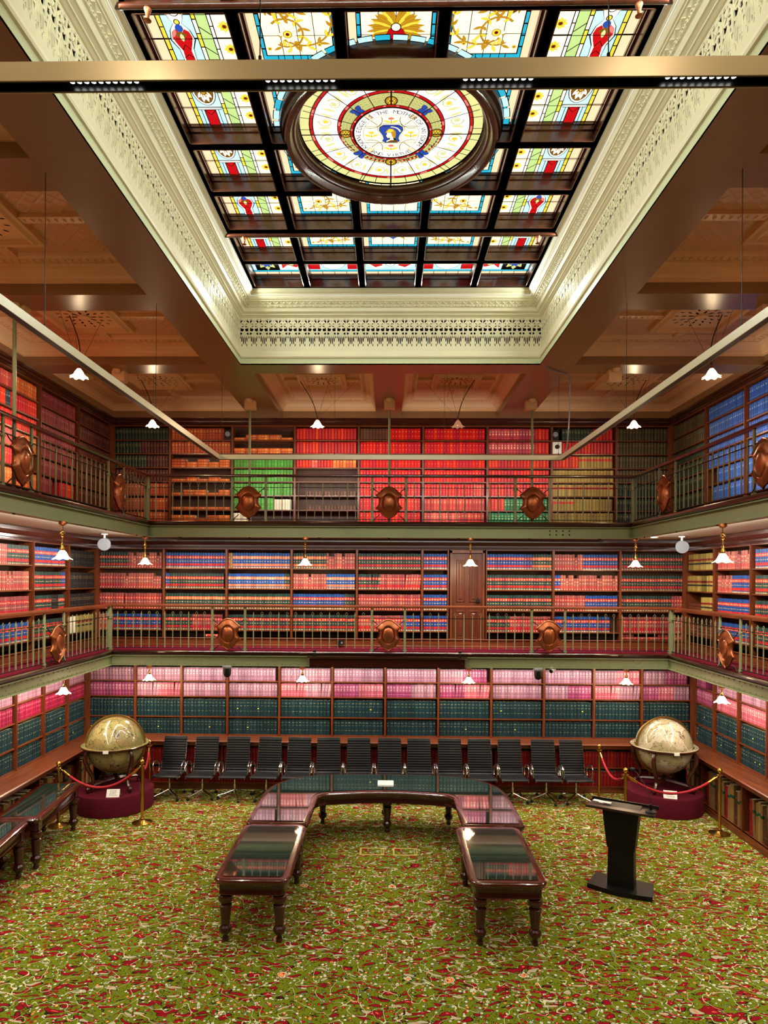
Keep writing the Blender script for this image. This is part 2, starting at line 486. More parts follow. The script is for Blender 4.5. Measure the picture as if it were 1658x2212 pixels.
# gallery slabs: U-shaped floor with near return behind the camera ---------
def gallery(tagname, XR, YR, zf, ztop_girder, zbot, near, zs, desc, rivets, carpetmat):
    b = MB()
    th0, th1 = zf - .05, zf
    b.box(-XW, YR + .02, th0, XW, 14.2, th1)
    for sx in (-1, 1): b.box(sx * XW, near, th0, sx * (XR + .02), YR + .02, th1)
    b.box(-XW, -1.3, th0, XW, near, th1)
    struct(b.build('floor_' + tagname, carpetmat), desc + ' walkway floor with crimson carpet', 'floor')
    b = MB()
    b.box(-XW, YR + .10, zs - .02, XW, 14.2, zs + .0)
    for sx in (-1, 1): b.box(sx * XW, near, zs - .02, sx * (XR + .10), YR + .10, zs)
    b.box(-XW, -1.3, zs - .02, XW, near - .1, zs)
    struct(b.build('ceiling_under_' + tagname, 'soffit'), 'cream boarded soffit under the ' + desc, 'ceiling')
    # timber nosing
    prof = [(.02, zf - .002), (.06, zf - .005), (.075, zf - .02), (.06, zf - .04), (.045, zf - .045), (.045, zf - .07), (.01, zf - .085), (.01, zf - .09), (0, zf - .09)]
    b = MB()
    b.rectsweep(-XR, XR, near, YR, [(d, z) for d, z in prof])
    struct(b.build('trim_nosing_' + tagname, 'wood_dark'), 'dark moulded timber nosing along the ' + desc + ' edge', 'trim')
    # girder
    b = MB()
    t = .012
    b.rectsweep(-XR, XR, near, YR, [(-.02, ztop_girder), (.05, ztop_girder), (.05, ztop_girder - t), (.0, ztop_girder - t), (0, zbot + t), (.05, zbot + t), (.05, zbot), (-.1, zbot), (-.1, zbot + .05)])
    struct(b.build('trim_girder_' + tagname, 'sage'), 'sage green iron girder carrying the ' + desc, 'trim')
    if rivets:
        b = MB()
        def riv(x, y, z, nx, ny):
            n = 8; r = .014
            vs = []; 
            tx, ty = -ny, nx
            for rr, hh in ((r, 0), (r * .75, .008), (.001, .012)):
                for k in range(n):
                    a = 2 * pi * k / n
                    vs.append((x + tx * rr * cos(a) + nx * hh, y + ty * rr * cos(a) + ny * hh, z + rr * sin(a)))
            fs = [(j * n + k, j * n + (k + 1) % n, (j + 1) * n + (k + 1) % n, (j + 1) * n + k) for j in range(2) for k in range(n)]
            b.add(vs, fs)
        zz = (ztop_girder - .045, zbot + .04)
        k = 0
        x = -XR + .2
        while x < XR - .1:
            riv(x, YR, zz[0], 0, -1); riv(x + .0, YR, zz[1], 0, -1)
            if k % 6 == 3:
                riv(x + .08, YR, sum(zz) / 2, 0, -1); riv(x + .13, YR, sum(zz) / 2 + .02, 0, -1)
            x += .155; k += 1
        y = 4.0; k = 0
        while y < YR - .1:
            for sx in (-1, 1):
                riv(sx * XR, y, zz[0], -sx, 0); riv(sx * XR, y, zz[1], -sx, 0)
                if k % 6 == 3: riv(sx * XR, y + .08, sum(zz) / 2, -sx, 0)
            y += .155; k += 1
        # corner splice plates
        for sx in (-1, 1):
            b.box(sx * XR - sx * .08, YR - .008, zbot + .01, sx * XR, YR, ztop_girder - .01)
            b.box(sx * XR - sx * .008, YR - .08, zbot + .01, sx * XR, YR, ztop_girder - .01)
            for dz in (-.06, 0, .06): riv(sx * (XR - .04), YR - .008, sum(zz) / 2 + dz, 0, -1)
        struct(b.build('trim_rivets_' + tagname, 'sage'), 'rows of round rivets on the sage green girder', 'trim')
gallery('lower_gallery', XR1, YR1, ZF1, 2.645, 2.45, -.15, 2.52, 'lower gallery', True, 'crimson_carpet')
gallery('upper_gallery', XR2, YR2, ZF2, 5.10, 4.89, .05, 4.96, 'upper gallery', False, 'crimson_carpet')
b = MB()   # bolts of the upper girder
for i in range(4):
    for j in range(2):
        b.ball((2.98 + .12 * i, YR2, 4.96 + .07 * j), .016, 8, 6, 0, (1, .6, 1))
for x in (-3.9, -2.6, -1.3, 0, 1.3, 2.6, 3.9):
    b.box(x - .02, YR2 - .012, 4.873, x + .02, YR2 + .03, 4.889)
for y in (6.6, 7.9, 9.2, 10.5, 11.8):
    for sx in (-1, 1): b.box(sx * XR2, y - .02, 4.873, sx * (XR2 - .015), y + .02, 4.889)
struct(b.build('trim_bolts_upper_gallery', 'black_iron'), 'bolt heads and clips on the upper girder', 'trim')

# ================================================================== ceiling with coffers
CZ, PZ = 7.44, 7.80
WX, WY0, WY1 = 2.32, 3.28, 10.32
b = MB()
BX = 2.85
top = 8.0
for sx in (-1, 1):
    b.box(sx * (WX + .12), -1.3, CZ, sx * BX, WY1, top)
    b.box(sx * WX, WY0 - .12, CZ, sx * (WX + .12), WY1 + .12, CZ + .02)
    for (y0, y1) in ((7.76, 8.22), (5.22, 5.67), (2.70, 3.16), (-1.3, .6)):
        b.box(sx * BX, y0, CZ, sx * XW, y1, top)
    b.box(sx * 5.72, -1.3, CZ, sx * XW, 14.2, top)
    b.box(sx * 2.20, 10.76, CZ, sx * BX, 13.7, top)
b.box(-XW, WY1 + .12, CZ, XW, 10.76, top)
b.box(-WX, WY1, CZ, WX, WY1 + .12, CZ + .02)
for sx in (-1, 1): b.box(sx * (WX + .12), WY1, CZ, sx * XW, WY1 + .12, top)
b.box(-.27, 10.76, CZ, .24, 13.7, top)
b.box(-XW, 13.7, CZ, XW, 14.2, top)
b.box(-WX - .12, -1.3, CZ, WX + .12, WY0 - .12, top)
b.box(-WX, WY0 - .12, CZ, WX, WY0, CZ + .02)
struct(b.build('ceiling', 'beam'), 'tan painted ceiling beams around the skylight well', 'ceiling')
coffers = []
for sx in (-1, 1):
    for (y0, y1) in ((8.22, WY1), (5.67, 7.76), (3.16, 5.22), (.6, 2.70)):
        xs = sorted((sx * BX, sx * 5.72)); coffers.append((xs[0], xs[1], y0, y1))
    xs = sorted((sx * BX, sx * 5.72)); coffers.append((xs[0], xs[1], 10.76, 13.7))
coffers.append((-2.20, -.27, 10.76, 13.7)); coffers.append((.24, 2.20, 10.76, 13.7))
pan = MB(); mo = MB(); ho = MB()
def rosette(mb, cx, cy, z, r):
    for rr, n, s_ in ((r * .32, 8, .03), (r * .55, 12, .026), (r * .8, 16, .022)):
        for k in range(n):
            a = 2 * pi * k / n
            x, y = cx + rr * cos(a), cy + rr * sin(a)
            ca, sa = cos(a), sin(a)
            pts = []
            for q in range(8):
                t = 2 * pi * q / 8
                u, v = 1.5 * s_ * cos(t), .55 * s_ * sin(t)
                pts.append((x + u * ca - v * sa, y + u * sa + v * ca, z))
            mb.add(pts, [tuple(range(8))])
def eggrow(mb, p0, p1, r, step, drop):
    L = sqrt((p1[0] - p0[0]) ** 2 + (p1[1] - p0[1]) ** 2); n = max(1, int(L / step))
    dx, dy = (p1[0] - p0[0]) / L, (p1[1] - p0[1]) / L
    for i in range(n):
        t = (i + .5) / n * L
        c = (p0[0] + dx * t, p0[1] + dy * t, p0[2])
        mb.ball(c, r, 6, 4, 0, (1.5 if abs(dy) > .5 else .75, 1.5 if abs(dx) > .5 else .75, drop))
for (x0, x1, y0, y1) in coffers:
    pan.add([(x0, y0, PZ), (x1, y0, PZ), (x1, y1, PZ), (x0, y1, PZ)], [(0, 1, 2, 3)])
    mo.rectsweep(x0, x1, y0, y1, [(0, CZ + .13), (.02, CZ + .13), (.02, CZ + .16), (.04, CZ + .17), (.05, CZ + .20), (.10, CZ + .26), (.17, CZ + .285), (.18, CZ + .285), (.18, CZ + .30), (.25, CZ + .31), (.27, PZ - .03), (.28, PZ)])
    e = .215; ze = CZ + .302
    for p0, p1 in (((x0 + e, y0 + e, ze), (x1 - e, y0 + e, ze)), ((x0 + e, y1 - e, ze), (x1 - e, y1 - e, ze)), ((x0 + e, y0 + e, ze), (x0 + e, y1 - e, ze)), ((x1 - e, y0 + e, ze), (x1 - e, y1 - e, ze))):
        eggrow(mo, p0, p1, .024, .085, .8)
    cx, cy = (x0 + x1) / 2, (y0 + y1) / 2
    q = .42 if x1 - x0 > 2.2 else .34
    mo.rectsweep(cx - q - .1, cx + q + .1, cy - q - .1, cy + q + .1, [(0, PZ), (0, PZ - .06), (.02, PZ - .07), (.05, PZ - .05), (.08, PZ - .085), (.1, PZ - .085), (.1, PZ - .02)])
    mo.box(cx - q, cy - q, PZ - .025, cx + q, cy + q, PZ - .02)
    rosette(ho, cx, cy, PZ - .0265, q)
    mo.lathe([(.09, 0), (.085, -.02), (.05, -.035), (.01, -.04)], (cx, cy, PZ - .026), 14, 0, False)
    for (ax, ay, bx_, by) in ((x0 + .26, cy - .06, cx - q - .1, cy + .06), (cx + q + .1, cy - .06, x1 - .26, cy + .06), (cx - .06, y0 + .26, cx + .06, cy - q - .1), (cx - .06, cy + q + .1, cx + .06, y1 - .26)):
        mo.box(ax, ay, PZ - .045, bx_, by, PZ)
        if bx_ - ax > by - ay: eggrow(mo, (ax, cy, PZ - .047), (bx_, cy, PZ - .047), .022, .08, .6)
        else: eggrow(mo, (cx, ay, PZ - .047), (cx, by, PZ - .047), .022, .08, .6)
struct(pan.build('ceiling_coffer_panels', 'coffer'), 'embossed peach painted coffer panels', 'ceiling')
struct(mo.build('trim_coffer_mouldings', 'coffer_mould'), 'egg and dart mouldings framing the ceiling coffers', 'trim')
struct(ho.build('trim_coffer_vents', 'dark'), 'pierced openings of the ceiling rosettes', 'trim')

# ================================================================== skylight well
prof = [(0, CZ), (0, 7.54), (.02, 7.545), (.028, 7.565), (.02, 7.585), (.008, 7.59), (.008, 7.605), (-.005, 7.62), (-.012, 7.64), (-.02, 7.66)]
b = MB(); b.rectsweep(-WX, WX, WY0, WY1, prof[:2]); 
struct(b.build('trim_well_band', 'mint'), 'pale green band along the foot of the skylight well', 'trim')
b = MB(); b.rectsweep(-WX, WX, WY0, WY1, prof[1:])
struct(b.build('trim_well_moulding', 'cream'), 'cream moulding under the pierced frieze', 'trim')
prof2 = [(-.02, 8.18), (-.005, 8.185), (.015, 8.20), (.03, 8.205), (.03, 8.22), (.055, 8.235), (.07, 8.24), (.075, 8.25), (.085, 8.29), (.105, 8.33), (.14, 8.365), (.155, 8.37), (.155, 8.385), (.17, 8.39), (.185, 8.41), (.19, 8.43), (.205, 8.44), (.205, 8.46), (.225, 8.48), (.235, 8.50), (.235, 8.56), (-.2, 8.56)]
b = MB(); b.rectsweep(-WX, WX, WY0, WY1, prof2)
def strap(mb, wall, s, zc, t, pts, r):
    out = []
    for (u, v) in pts:
        # v runs along the cove from its lower to its upper lip
        d = .08 + v * .06; z = 8.25 + v * .115
        if wall == 'far': out.append((s + u, WY1 - d - .004, z))
        elif wall == 'near': out.append((s + u, WY0 + d + .004, z))
        elif wall == 'left': out.append((-WX + d + .004, s + u, z))
        else: out.append((WX - d - .004, s + u, z))
    mb.tube(out, r, 4)
def spiral(cx, cy, r0, r1, a0, turns, n=12):
    return [(cx + (r0 + (r1 - r0) * i / n) * cos(a0 + turns * 2 * pi * i / n), cy + (r0 + (r1 - r0) * i / n) * sin(a0 + turns * 2 * pi * i / n) * 5.5) for i in range(n + 1)]
for wall, s0, s1 in (('far', -2.2, 2.2), ('left', WY0 + .1, WY1 - .1), ('right', WY0 + .1, WY1 - .1)):
    n = int((s1 - s0) / .098); 
    for i in range(n):
        s = s0 + (s1 - s0) * (i + .5) / n
        strap(b, wall, s, 0, 0, spiral(-.022, .5, .004, .026, 0, 1.1, 8), .0055)
        strap(b, wall, s, 0, 0, spiral(.022, .5, .004, .026, pi, 1.1, 8), .0055)
        strap(b, wall, s, 0, 0, [(-.04, .95), (0, .7), (.04, .95)], .005)
struct(b.build('trim_well_cornice', 'cream'), 'cream cornice with acanthus relief around the skylight', 'trim')

# pierced frieze
def ell(cx, cy, rx, ry, rot, n=8):
    return [(cx + rx * cos(2 * pi * k / n) * cos(rot) - ry * sin(2 * pi * k / n) * sin(rot), cy + rx * cos(2 * pi * k / n) * sin(rot) + ry * sin(2 * pi * k / n) * cos(rot)) for k in range(n)]
def zy(z): return 1 - (z - 205) / 340.0       # zoomed photo rows to 0..1 of the frieze height
holes = []
for sg in (-1, 1):
    holes.append([(sg * .12, zy(232)), (sg * .43, zy(232)), (sg * .44, zy(266)), (sg * .33, zy(252))])
    holes.append(ell(sg * .15, zy(271), .12, .018, sg * .12, 6))
    holes.append(ell(sg * .17, zy(294), .13, .018, -sg * .1, 6))
    holes.append([(sg * .43, zy(300)), (sg * .43, zy(340)), (sg * .17, zy(344)), (sg * .04, zy(327)), (sg * .12, zy(312)), (sg * .24, zy(316))])
    holes.append([(sg * .47, zy(350)), (sg * .22, zy(360)), (sg * .22, zy(372)), (sg * .47, zy(382))])
    holes.append(ell(sg * .41, zy(404), .045, .045, sg * .3, 6))
    holes.append(ell(sg * .26, zy(420), .07, .095, sg * .15, 8))
    holes.append(ell(sg * .09, zy(438), .06, .12, sg * .1, 8))
    holes.append(ell(sg * .25, zy(482), .045, .045, -sg * .3, 8))
    holes.append(ell(sg * .33, zy(222), .10, .008, 0, 6))
holes.append([(0, zy(232)), (.06, zy(240)), (0, zy(248)), (-.06, zy(240))])
holes.append(ell(0, zy(402), .02, .055, 0, 6))
loops = [[Vector((x, y, 0)) for x, y in [(-.5, 0), (.5, 0), (.5, 1), (-.5, 1)]]]
for h in holes: loops.append([Vector((x, y, 0)) for x, y in h])
flat = [p for l in loops for p in l]
tris = tessellate_polygon(loops)
fz = MB(); dk = MB()
Z0, Z1 = 7.66, 8.18
def frieze(wall, s0, s1, n):
    w = (s1 - s0) / n
    for i in range(n):
        sc = s0 + w * (i + .5)
        def P3(p, t):
            s = sc + p[0] * w; z = Z0 + p[1] * (Z1 - Z0)
            # leaves swell forward at mid height
            if wall == 'far': return (s, WY1 + .02 + t, z)
            if wall == 'near': return (s, WY0 - .02 - t, z)
            if wall == 'left': return (-WX - .02 - t, s, z)
            return (WX + .02 + t, s, z)
        fz.add([P3(p, 0) for p in flat], [tuple(t) for t in tris])
        for h in holes:
            m_ = len(h)
            fz.add([P3(p, 0) for p in h] + [P3(p, .010) for p in h], [(k, (k + 1) % m_, m_ + (k + 1) % m_, m_ + k) for k in range(m_)])
        # raised leaf ribs
        for sg in (-1, 1):
            path = [(sg * .02, zy(345)), (sg * .1, zy(392)), (sg * .17, zy(420)), (sg * .165, zy(455))]
            fz.tube([P3(p, -.003) for p in path], .005, 4)
            path = [(sg * .1, zy(350)), (sg * .26, zy(382)), (sg * .345, zy(425)), (sg * .32, zy(460))]
            fz.tube([P3(p, -.003) for p in path], .005, 4)
            path = [(sg * .47, zy(400)), (sg * .44, zy(330)), (sg * .40, zy(275)), (sg * .2, zy(258)), (sg * .05, zy(285))]
            fz.tube([P3(p, -.003) for p in path], .006, 4)
frieze('far', -WX - .02, WX + .02, 31)
frieze('left', WY0 - .02, WY1 + .02, 47)
frieze('right', WY0 - .02, WY1 + .02, 47)
struct(fz.build('trim_well_frieze', 'cream'), 'pierced cream plaster frieze of leaf motifs around the well', 'trim')
b = MB(); b.rectsweep(-WX - .1, WX + .1, WY0 - .1, WY1 + .1, [(0, 7.6), (0, 8.3)])
struct(b.build('trim_well_backing', 'dark'), 'dark void behind the pierced frieze', 'trim')
# cove lamp line
b = MB(); b.rectsweep(-WX, WX, WY0, WY1, [(.196, 8.434), (.200, 8.436)])
tag(b.build('light_strip', 'strip'), 'thin white light strip running around the skylight cornice', 'light')
# ================================================================== stained glass skylight
GZ = 8.73
GC = dict(white=((246, 244, 228), 1.55), cream=((250, 236, 190), 1.45), peach=((246, 206, 164), 1.2), sky=((176, 224, 232), 1.25), cyan=((40, 176, 206), 1.0),
          blue=((24, 74, 168), .9), green=((178, 206, 128), 1.1), olive=((196, 196, 120), 1.0), yellow=((240, 204, 60), 1.15), gold=((206, 150, 30), .85), amber=((140, 92, 16), .6),
          red=((196, 16, 22), .9), rose=((238, 120, 110), 1.0), dred=((120, 8, 14), .6), lead=((8, 8, 8), 0), pale=((238, 238, 244), 1.6), lemon=((214, 214, 140), 1.1))
GN = list(GC)
for k, (c, st) in GC.items():
    M['g_' + k] = emit('stained_glass_' + k, c, st * .98, .15 if k not in ('white', 'pale', 'lead') else .1, 9)
GM = ['g_' + k for k in GN]
class Draw:
    """flat leaded pieces laid in order, each a hair lower than the last"""
    def __init__(s, mp, base=0, step=.00012):
        s.mb = MB(); s.mp = mp; s.k = base; s.st = step
    def poly(s, pts, c, up=1):
        s.k += up
        z = GZ - s.st * (s.k + (0 if up else .5))
        s.mb.add([s.mp(x, y, z) for x, y in pts], [tuple(range(len(pts)))], GN.index(c))
    def npoly(s, pts, c):
        s.k += 1
        z = GZ - s.st * s.k
        tri = tessellate_polygon([[Vector((x, y, 0)) for x, y in pts]])
        s.mb.add([s.mp(x, y, z) for x, y in pts], [tuple(t) for t in tri], GN.index(c))
    def rect(s, x0, y0, x1, y1, c, up=1): s.poly([(x0, y0), (x1, y0), (x1, y1), (x0, y1)], c, up)
    def ell(s, cx, cy, rx, ry, c, n=16, rot=0): s.poly(ell(cx, cy, rx, ry, rot, n), c)
    def line(s, pts, w, c='lead', w2=None):
        s.k += 1
        z = GZ - s.st * s.k
        N = len(pts); L = []; R = []
        for i, (x, y) in enumerate(pts):
            a = pts[max(0, i - 1)]; b_ = pts[min(N - 1, i + 1)]
            dx, dy = b_[0] - a[0], b_[1] - a[1]; l = sqrt(dx * dx + dy * dy) or 1
            ww = w if w2 is None else w + (w2 - w) * i / (N - 1)
            L.append((x - dy / l * ww / 2, y + dx / l * ww / 2)); R.append((x + dy / l * ww / 2, y - dx / l * ww / 2))
        vs = [s.mp(x, y, z) for x, y in L + R]
        s.mb.add(vs, [(i, i + 1, N + i + 1, N + i) for i in range(N - 1)], GN.index(c))
    def oval(s, cx, cy, rx, ry, c, lw=.012, n=18):
        s.ell(cx, cy, rx + lw, ry + lw, 'lead', n); s.ell(cx, cy, rx, ry, c, n)
    def arc(s, cx, cy, r, a0, a1, w, c, n=14, w2=None, ky=1.0):
        s.line([(cx + r * cos(a0 + (a1 - a0) * i / n), cy + ky * r * sin(a0 + (a1 - a0) * i / n)) for i in range(n + 1)], w, c, w2)
    def leaf(s, x0, y0, x1, y1, w, c, edge='lead', lw=.007):
        for ww, cc in ((w + lw, edge), (w, c)):
            pts = []
            dx, dy = x1 - x0, y1 - y0; L = sqrt(dx * dx + dy * dy); nx, ny = -dy / L, dx / L
            for t, q in ((0, 0), (.25, .8), (.5, 1), (.75, .7), (1, 0), (.75, -.7), (.5, -1), (.25, -.8)):
                pts.append((x0 + dx * t + nx * q * ww / 2, y0 + dy * t + ny * q * ww / 2))
            s.poly(pts, cc)
    def flower(s, cx, cy, r, n, petal, mid, heart, outline='lead'):
        for k in range(n):
            a = 2 * pi * k / n
            s.leaf(cx + .15 * r * cos(a), cy + .15 * r * sin(a), cx + r * cos(a), cy + r * sin(a), r * 2.4 / n * 1.6, petal, outline)
        s.ell(cx, cy, r * .48, r * .48, 'amber', 14); s.ell(cx, cy, r * .42, r * .42, mid, 14); s.ell(cx, cy, r * .2, r * .2, heart, 10)
def base_side(d, r):
    """outer column panel; x 0 = outer edge, y 1 = towards the near end"""
    d.rect(0, 0, 1, 1, 'lead')
    g_ = .008
    for i in range(3): d.rect(0, i / 3 + g_, .115, (i + 1) / 3 - g_, 'peach', 0)
    for i in range(6): d.rect(.13, i / 6 + g_, .17, (i + 1) / 6 - g_, 'yellow', 0)
    for i in range(3): d.rect(.182, i / 3 + g_, .52, (i + 1) / 3 - g_, 'sky', 0)
    for i in range(5): d.rect(.532, i / 5 + g_, .568, (i + 1) / 5 - g_, 'yellow' if i % 2 else 'cream', 0)
    d.rect(.58, .01, .70, .99, 'green', 0)
    for i in range(6): d.rect(.712, i / 6 + g_, .742, (i + 1) / 6 - g_, 'white', 0)
    for i in range(3): d.rect(.755, i / 3 + g_, 1, (i + 1) / 3 - g_, 'cream', 0)
    for i in range(3):
        d.line([(.58, .2 + i * .3), (.70, .08 + i * .3)], .012)
        cy = (i + .5) / 3
        for k in range(8):
            a = pi / 4 * k
            d.leaf(.877, cy, .877 + .085 * cos(a), cy + .085 * sin(a), .03 if k % 2 else .045, 'yellow', 'amber', .006)
        d.ell(.877, cy, .028, .028, 'amber', 10); d.ell(.877, cy, .014, .014, 'dred', 8)
    if r == 'A':
        d.npoly([(.22, .80), (.30, .96), (.35, .88), (.40, .96), (.48, .80), (.43, .62), (.40, .56), (.47, .46), (.50, .32), (.44, .18), (.43, 0), (.27, 0), (.26, .18), (.20, .32), (.23, .46), (.30, .56), (.27, .62)], 'lead')
        wp = [(.22, .80), (.30, .96), (.35, .88), (.40, .96), (.48, .80), (.43, .62), (.40, .56), (.47, .46), (.50, .32), (.44, .18), (.43, 0), (.27, 0), (.26, .18), (.20, .32), (.23, .46), (.30, .56), (.27, .62)]
        d.npoly([(.35 + (x - .35) * .90, y if y < .01 else .5 + (y - .5) * .965) for x, y in wp], 'white')
        d.npoly([(.23, .36), (.25, .44), (.30, .48), (.335, .42), (.35, .34), (.365, .42), (.40, .48), (.45, .44), (.47, .36), (.44, .26), (.40, .16), (.41, 0), (.29, 0), (.30, .16), (.26, .26)], 'red')
        d.leaf(.24, .36, .30, .47, .05, 'rose'); d.line([(.30, .17), (.35, .25), (.40, .17)], .012); d.line([(.29, .05), (.35, .10), (.41, .05)], .01)
        d.leaf(.34, .72, .20, .76, .12, 'olive', 'amber', .015); d.leaf(.36, .72, .50, .76, .12, 'olive', 'amber', .015)
        d.oval(.35, .74, .055, .075, 'white'); d.oval(.35, .74, .03, .04, 'cream', .008); d.ell(.35, .74, .016, .02, 'gold', 8)
        d.oval(.35, .90, .035, .05, 'blue'); d.oval(.26, .92, .05, .05, 'rose'); d.oval(.44, .92, .05, .05, 'rose')
        d.oval(.35, .58, .025, .03, 'yellow'); d.leaf(.35, .56, .35, .42, .09, 'blue'); d.leaf(.28, .40, .42, .40, .09, 'amber', 'amber'); d.leaf(.35, .42, .35, .30, .05, 'lemon')
    else:
        d.rect(.27, 0, .43, .30, 'lead'); d.rect(.282, 0, .418, .29, 'red')
        d.line([(.282, .28), (.35, .20), (.418, .28)], .012); d.rect(.2, .30, .5, .345, 'white'); d.line([(.19, .30), (.51, .30)], .012); d.line([(.19, .345), (.51, .345)], .012)
        for x in (.235, .465): d.line([(x, 0), (x, .3)], .01)
        d.oval(.35, .66, .145, .27, 'white'); d.oval(.35, .66, .12, .235, 'amber', .008)
        for k in range(10):
            a = 2 * pi * k / 10
            d.leaf(.35, .66, .35 + .112 * cos(a), .66 + .215 * sin(a), .062, 'white', 'amber', .006)
            d.leaf(.35, .66, .35 + .07 * cos(a), .66 + .14 * sin(a), .03, 'gold', 'amber', .004)
        d.oval(.35, .66, .035, .06, 'gold'); d.ell(.35, .66, .018, .03, 'dred', 8)
        for x in (.19, .51): d.oval(x, .66, .018, .032, 'gold', .008)
    d.line([(0, .34), (1, .34)], .01); d.line([(0, .68), (.2, .68)], .01); d.line([(.5, .68), (1, .68)], .01)
def border_cell(d, kind):
    d.rect(0, 0, 1, 1, 'lead')
    for i in range(4): d.rect(i / 4 + .006, 0, (i + 1) / 4 - .006, .09, 'peach', 0)
    d.rect(0, .10, 1, .16, 'cyan')
    d.rect(0, .17, 1, .86, 'sky')
    for i in range(5): d.rect(i / 5 + .006, .88, (i + 1) / 5 - .006, .99, 'lemon' if i % 2 else 'sky', 0)
    if kind == 0:
        d.rect(.06, .17, .54, .86, 'lead')
        for k in range(8):
            a = 2 * pi * k / 8
            d.leaf(.3, .51, .3 + .21 * cos(a), .51 + .33 * sin(a), .12, 'olive', 'lead')
        for k in range(10):
            a = 2 * pi * k / 10
            d.leaf(.3, .51, .3 + .14 * cos(a), .51 + .22 * sin(a), .07, 'blue', 'lead')
        d.oval(.3, .51, .05, .08, 'gold')
        d.npoly([(.58, .2), (.72, .3), (.86, .2), (1, .3), (1, .75), (.86, .84), (.72, .7), (.58, .84)], 'white')
        d.npoly([(.6, .25), (.72, .4), (.88, .3), (.98, .36), (.98, .66), (.86, .76), (.72, .62), (.6, .78)], 'red')
        d.oval(.8, .5, .07, .12, 'olive')
    elif kind == 1:
        d.rect(0, .2, .22, .84, 'red'); d.rect(.78, .2, 1, .84, 'red'); d.rect(.1, .46, .9, .56, 'dred')
        d.oval(.5, .52, .25, .32, 'white')
        for k in range(10):
            a = 2 * pi * k / 10
            d.leaf(.5, .52, .5 + .21 * cos(a), .52 + .27 * sin(a), .1, 'cream', 'amber')
        d.oval(.5, .52, .07, .09, 'gold')
    else:
        for sg in (-1, 1):
            d.npoly([(.5 + sg * .1, .3), (.5 + sg * .3, .2), (.5 + sg * .48, .42), (.5 + sg * .48, .64), (.5 + sg * .3, .84), (.5 + sg * .12, .7)], 'white')
            d.npoly([(.5 + sg * .16, .36), (.5 + sg * .3, .28), (.5 + sg * .46, .46), (.5 + sg * .46, .6), (.5 + sg * .3, .76), (.5 + sg * .18, .66)], 'red')
            d.leaf(.5, .52, .5 + sg * .24, .52, .2, 'olive', 'lead')
        d.oval(.5, .52, .1, .18, 'white'); d.oval(.5, .52, .05, .1, 'yellow')
def scroll_cell(d, kind, near):
    d.rect(0, 0, 1, 1, 'lead')
    d.rect(0, 0, .09, 1, 'peach')
    for i in range(6): d.rect(.10, i / 6 + .01, .135, (i + 1) / 6 - .01, 'cyan', 0)
    for i in range(6): d.rect(.965, i / 6 + .01, 1, (i + 1) / 6 - .01, 'cyan', 0)
    for i in range(5): d.rect(.1 + i * .18, 0, .27 + i * .18, .055, 'cyan', 0)
    d.rect(.15, .07, .95, .99, 'cream')
    for x in (.35, .55, .75): d.line([(x, 0), (x, 1)], .009)
    for y in (.36, .68): d.line([(.1, y), (1, y)], .009)
    if kind == 'S':
        def acan(cx, cy, r, a0, a1, sgn=1):
            d.arc(cx, cy, r, a0, a1, .03, 'amber', 16, .018); d.arc(cx, cy, r, a0, a1, .02, 'gold', 16, .008)
            n = 8
            for i in range(n):
                a = a0 + (a1 - a0) * (i + .5) / n
                for q, L in ((1, .10), (-1, .06)):
                    rr = r + q * L
                    da = .28 * (1 if a1 > a0 else -1)
                    d.leaf(cx + r * cos(a), cy + r * sin(a), cx + rr * cos(a + da), cy + rr * sin(a + da), .035, 'gold' if i % 2 else 'yellow', 'amber', .005)
        acan(.62, .55, .34, -2.6, .9)
        acan(.42, .40, .2, 2.4, -2.2)
        acan(.45, .98, .3, -2.9, -.4)
        d.flower(.44, .40, .115, 8, 'cream', 'yellow', 'dred', 'amber')
        for x, y in ((.28, .80), (.22, .72), (.30, .66)): d.leaf(.24, .76, x, y, .04, 'amber', 'amber')
        for (x, y) in ((.80, .25), (.88, .80), (.2, .2)): d.flower(x, y, .03, 6, 'yellow', 'gold', 'amber', 'amber')
    else:
        heart = {'N': 'red', 'F': 'blue'}[near]
        cy = .42 if near == 'N' else .5
        for sg in (-1, 1):
            for k in range(8):
                a = pi / 2 - sg * (.2 + .3 * k)
                L = .38 - .02 * k
                xe, ye = .55 + L * cos(a), cy + L * .95 * sin(a)
                d.leaf(.55, cy, xe, ye, .075, 'yellow' if k % 2 else 'gold', 'amber', .008)
                d.leaf(.55 + .5 * (xe - .55), cy + .5 * (ye - cy), xe + .05 * sg, ye - .06, .04, 'gold', 'amber', .006)
            d.arc(.55 + sg * .26, cy - .16, .08, 0, 5, .02, 'gold', 12, .008)
        d.leaf(.55, cy + .1, .55, cy - .22, .22, heart); d.leaf(.50, cy, .43, cy - .13, .08, heart); d.leaf(.60, cy, .67, cy - .13, .08, heart)
        d.oval(.55, cy + .06, .05, .05, 'cream')
sky = thing('window_1', 'large coffered stained glass skylight in dark timber with a round medallion', 'window', (0, 6.79, GZ), kind='structure')
OX, OY, OZ = 0, 6.79, GZ
def loc_map(f):
    return lambda x, y, z: (f(x, y)[0] - OX, f(x, y)[1] - OY, z - OZ)
CW, NR = .83, 8
GX0, GY1 = -2.085, 10.10
cwx = 4.17 / 5
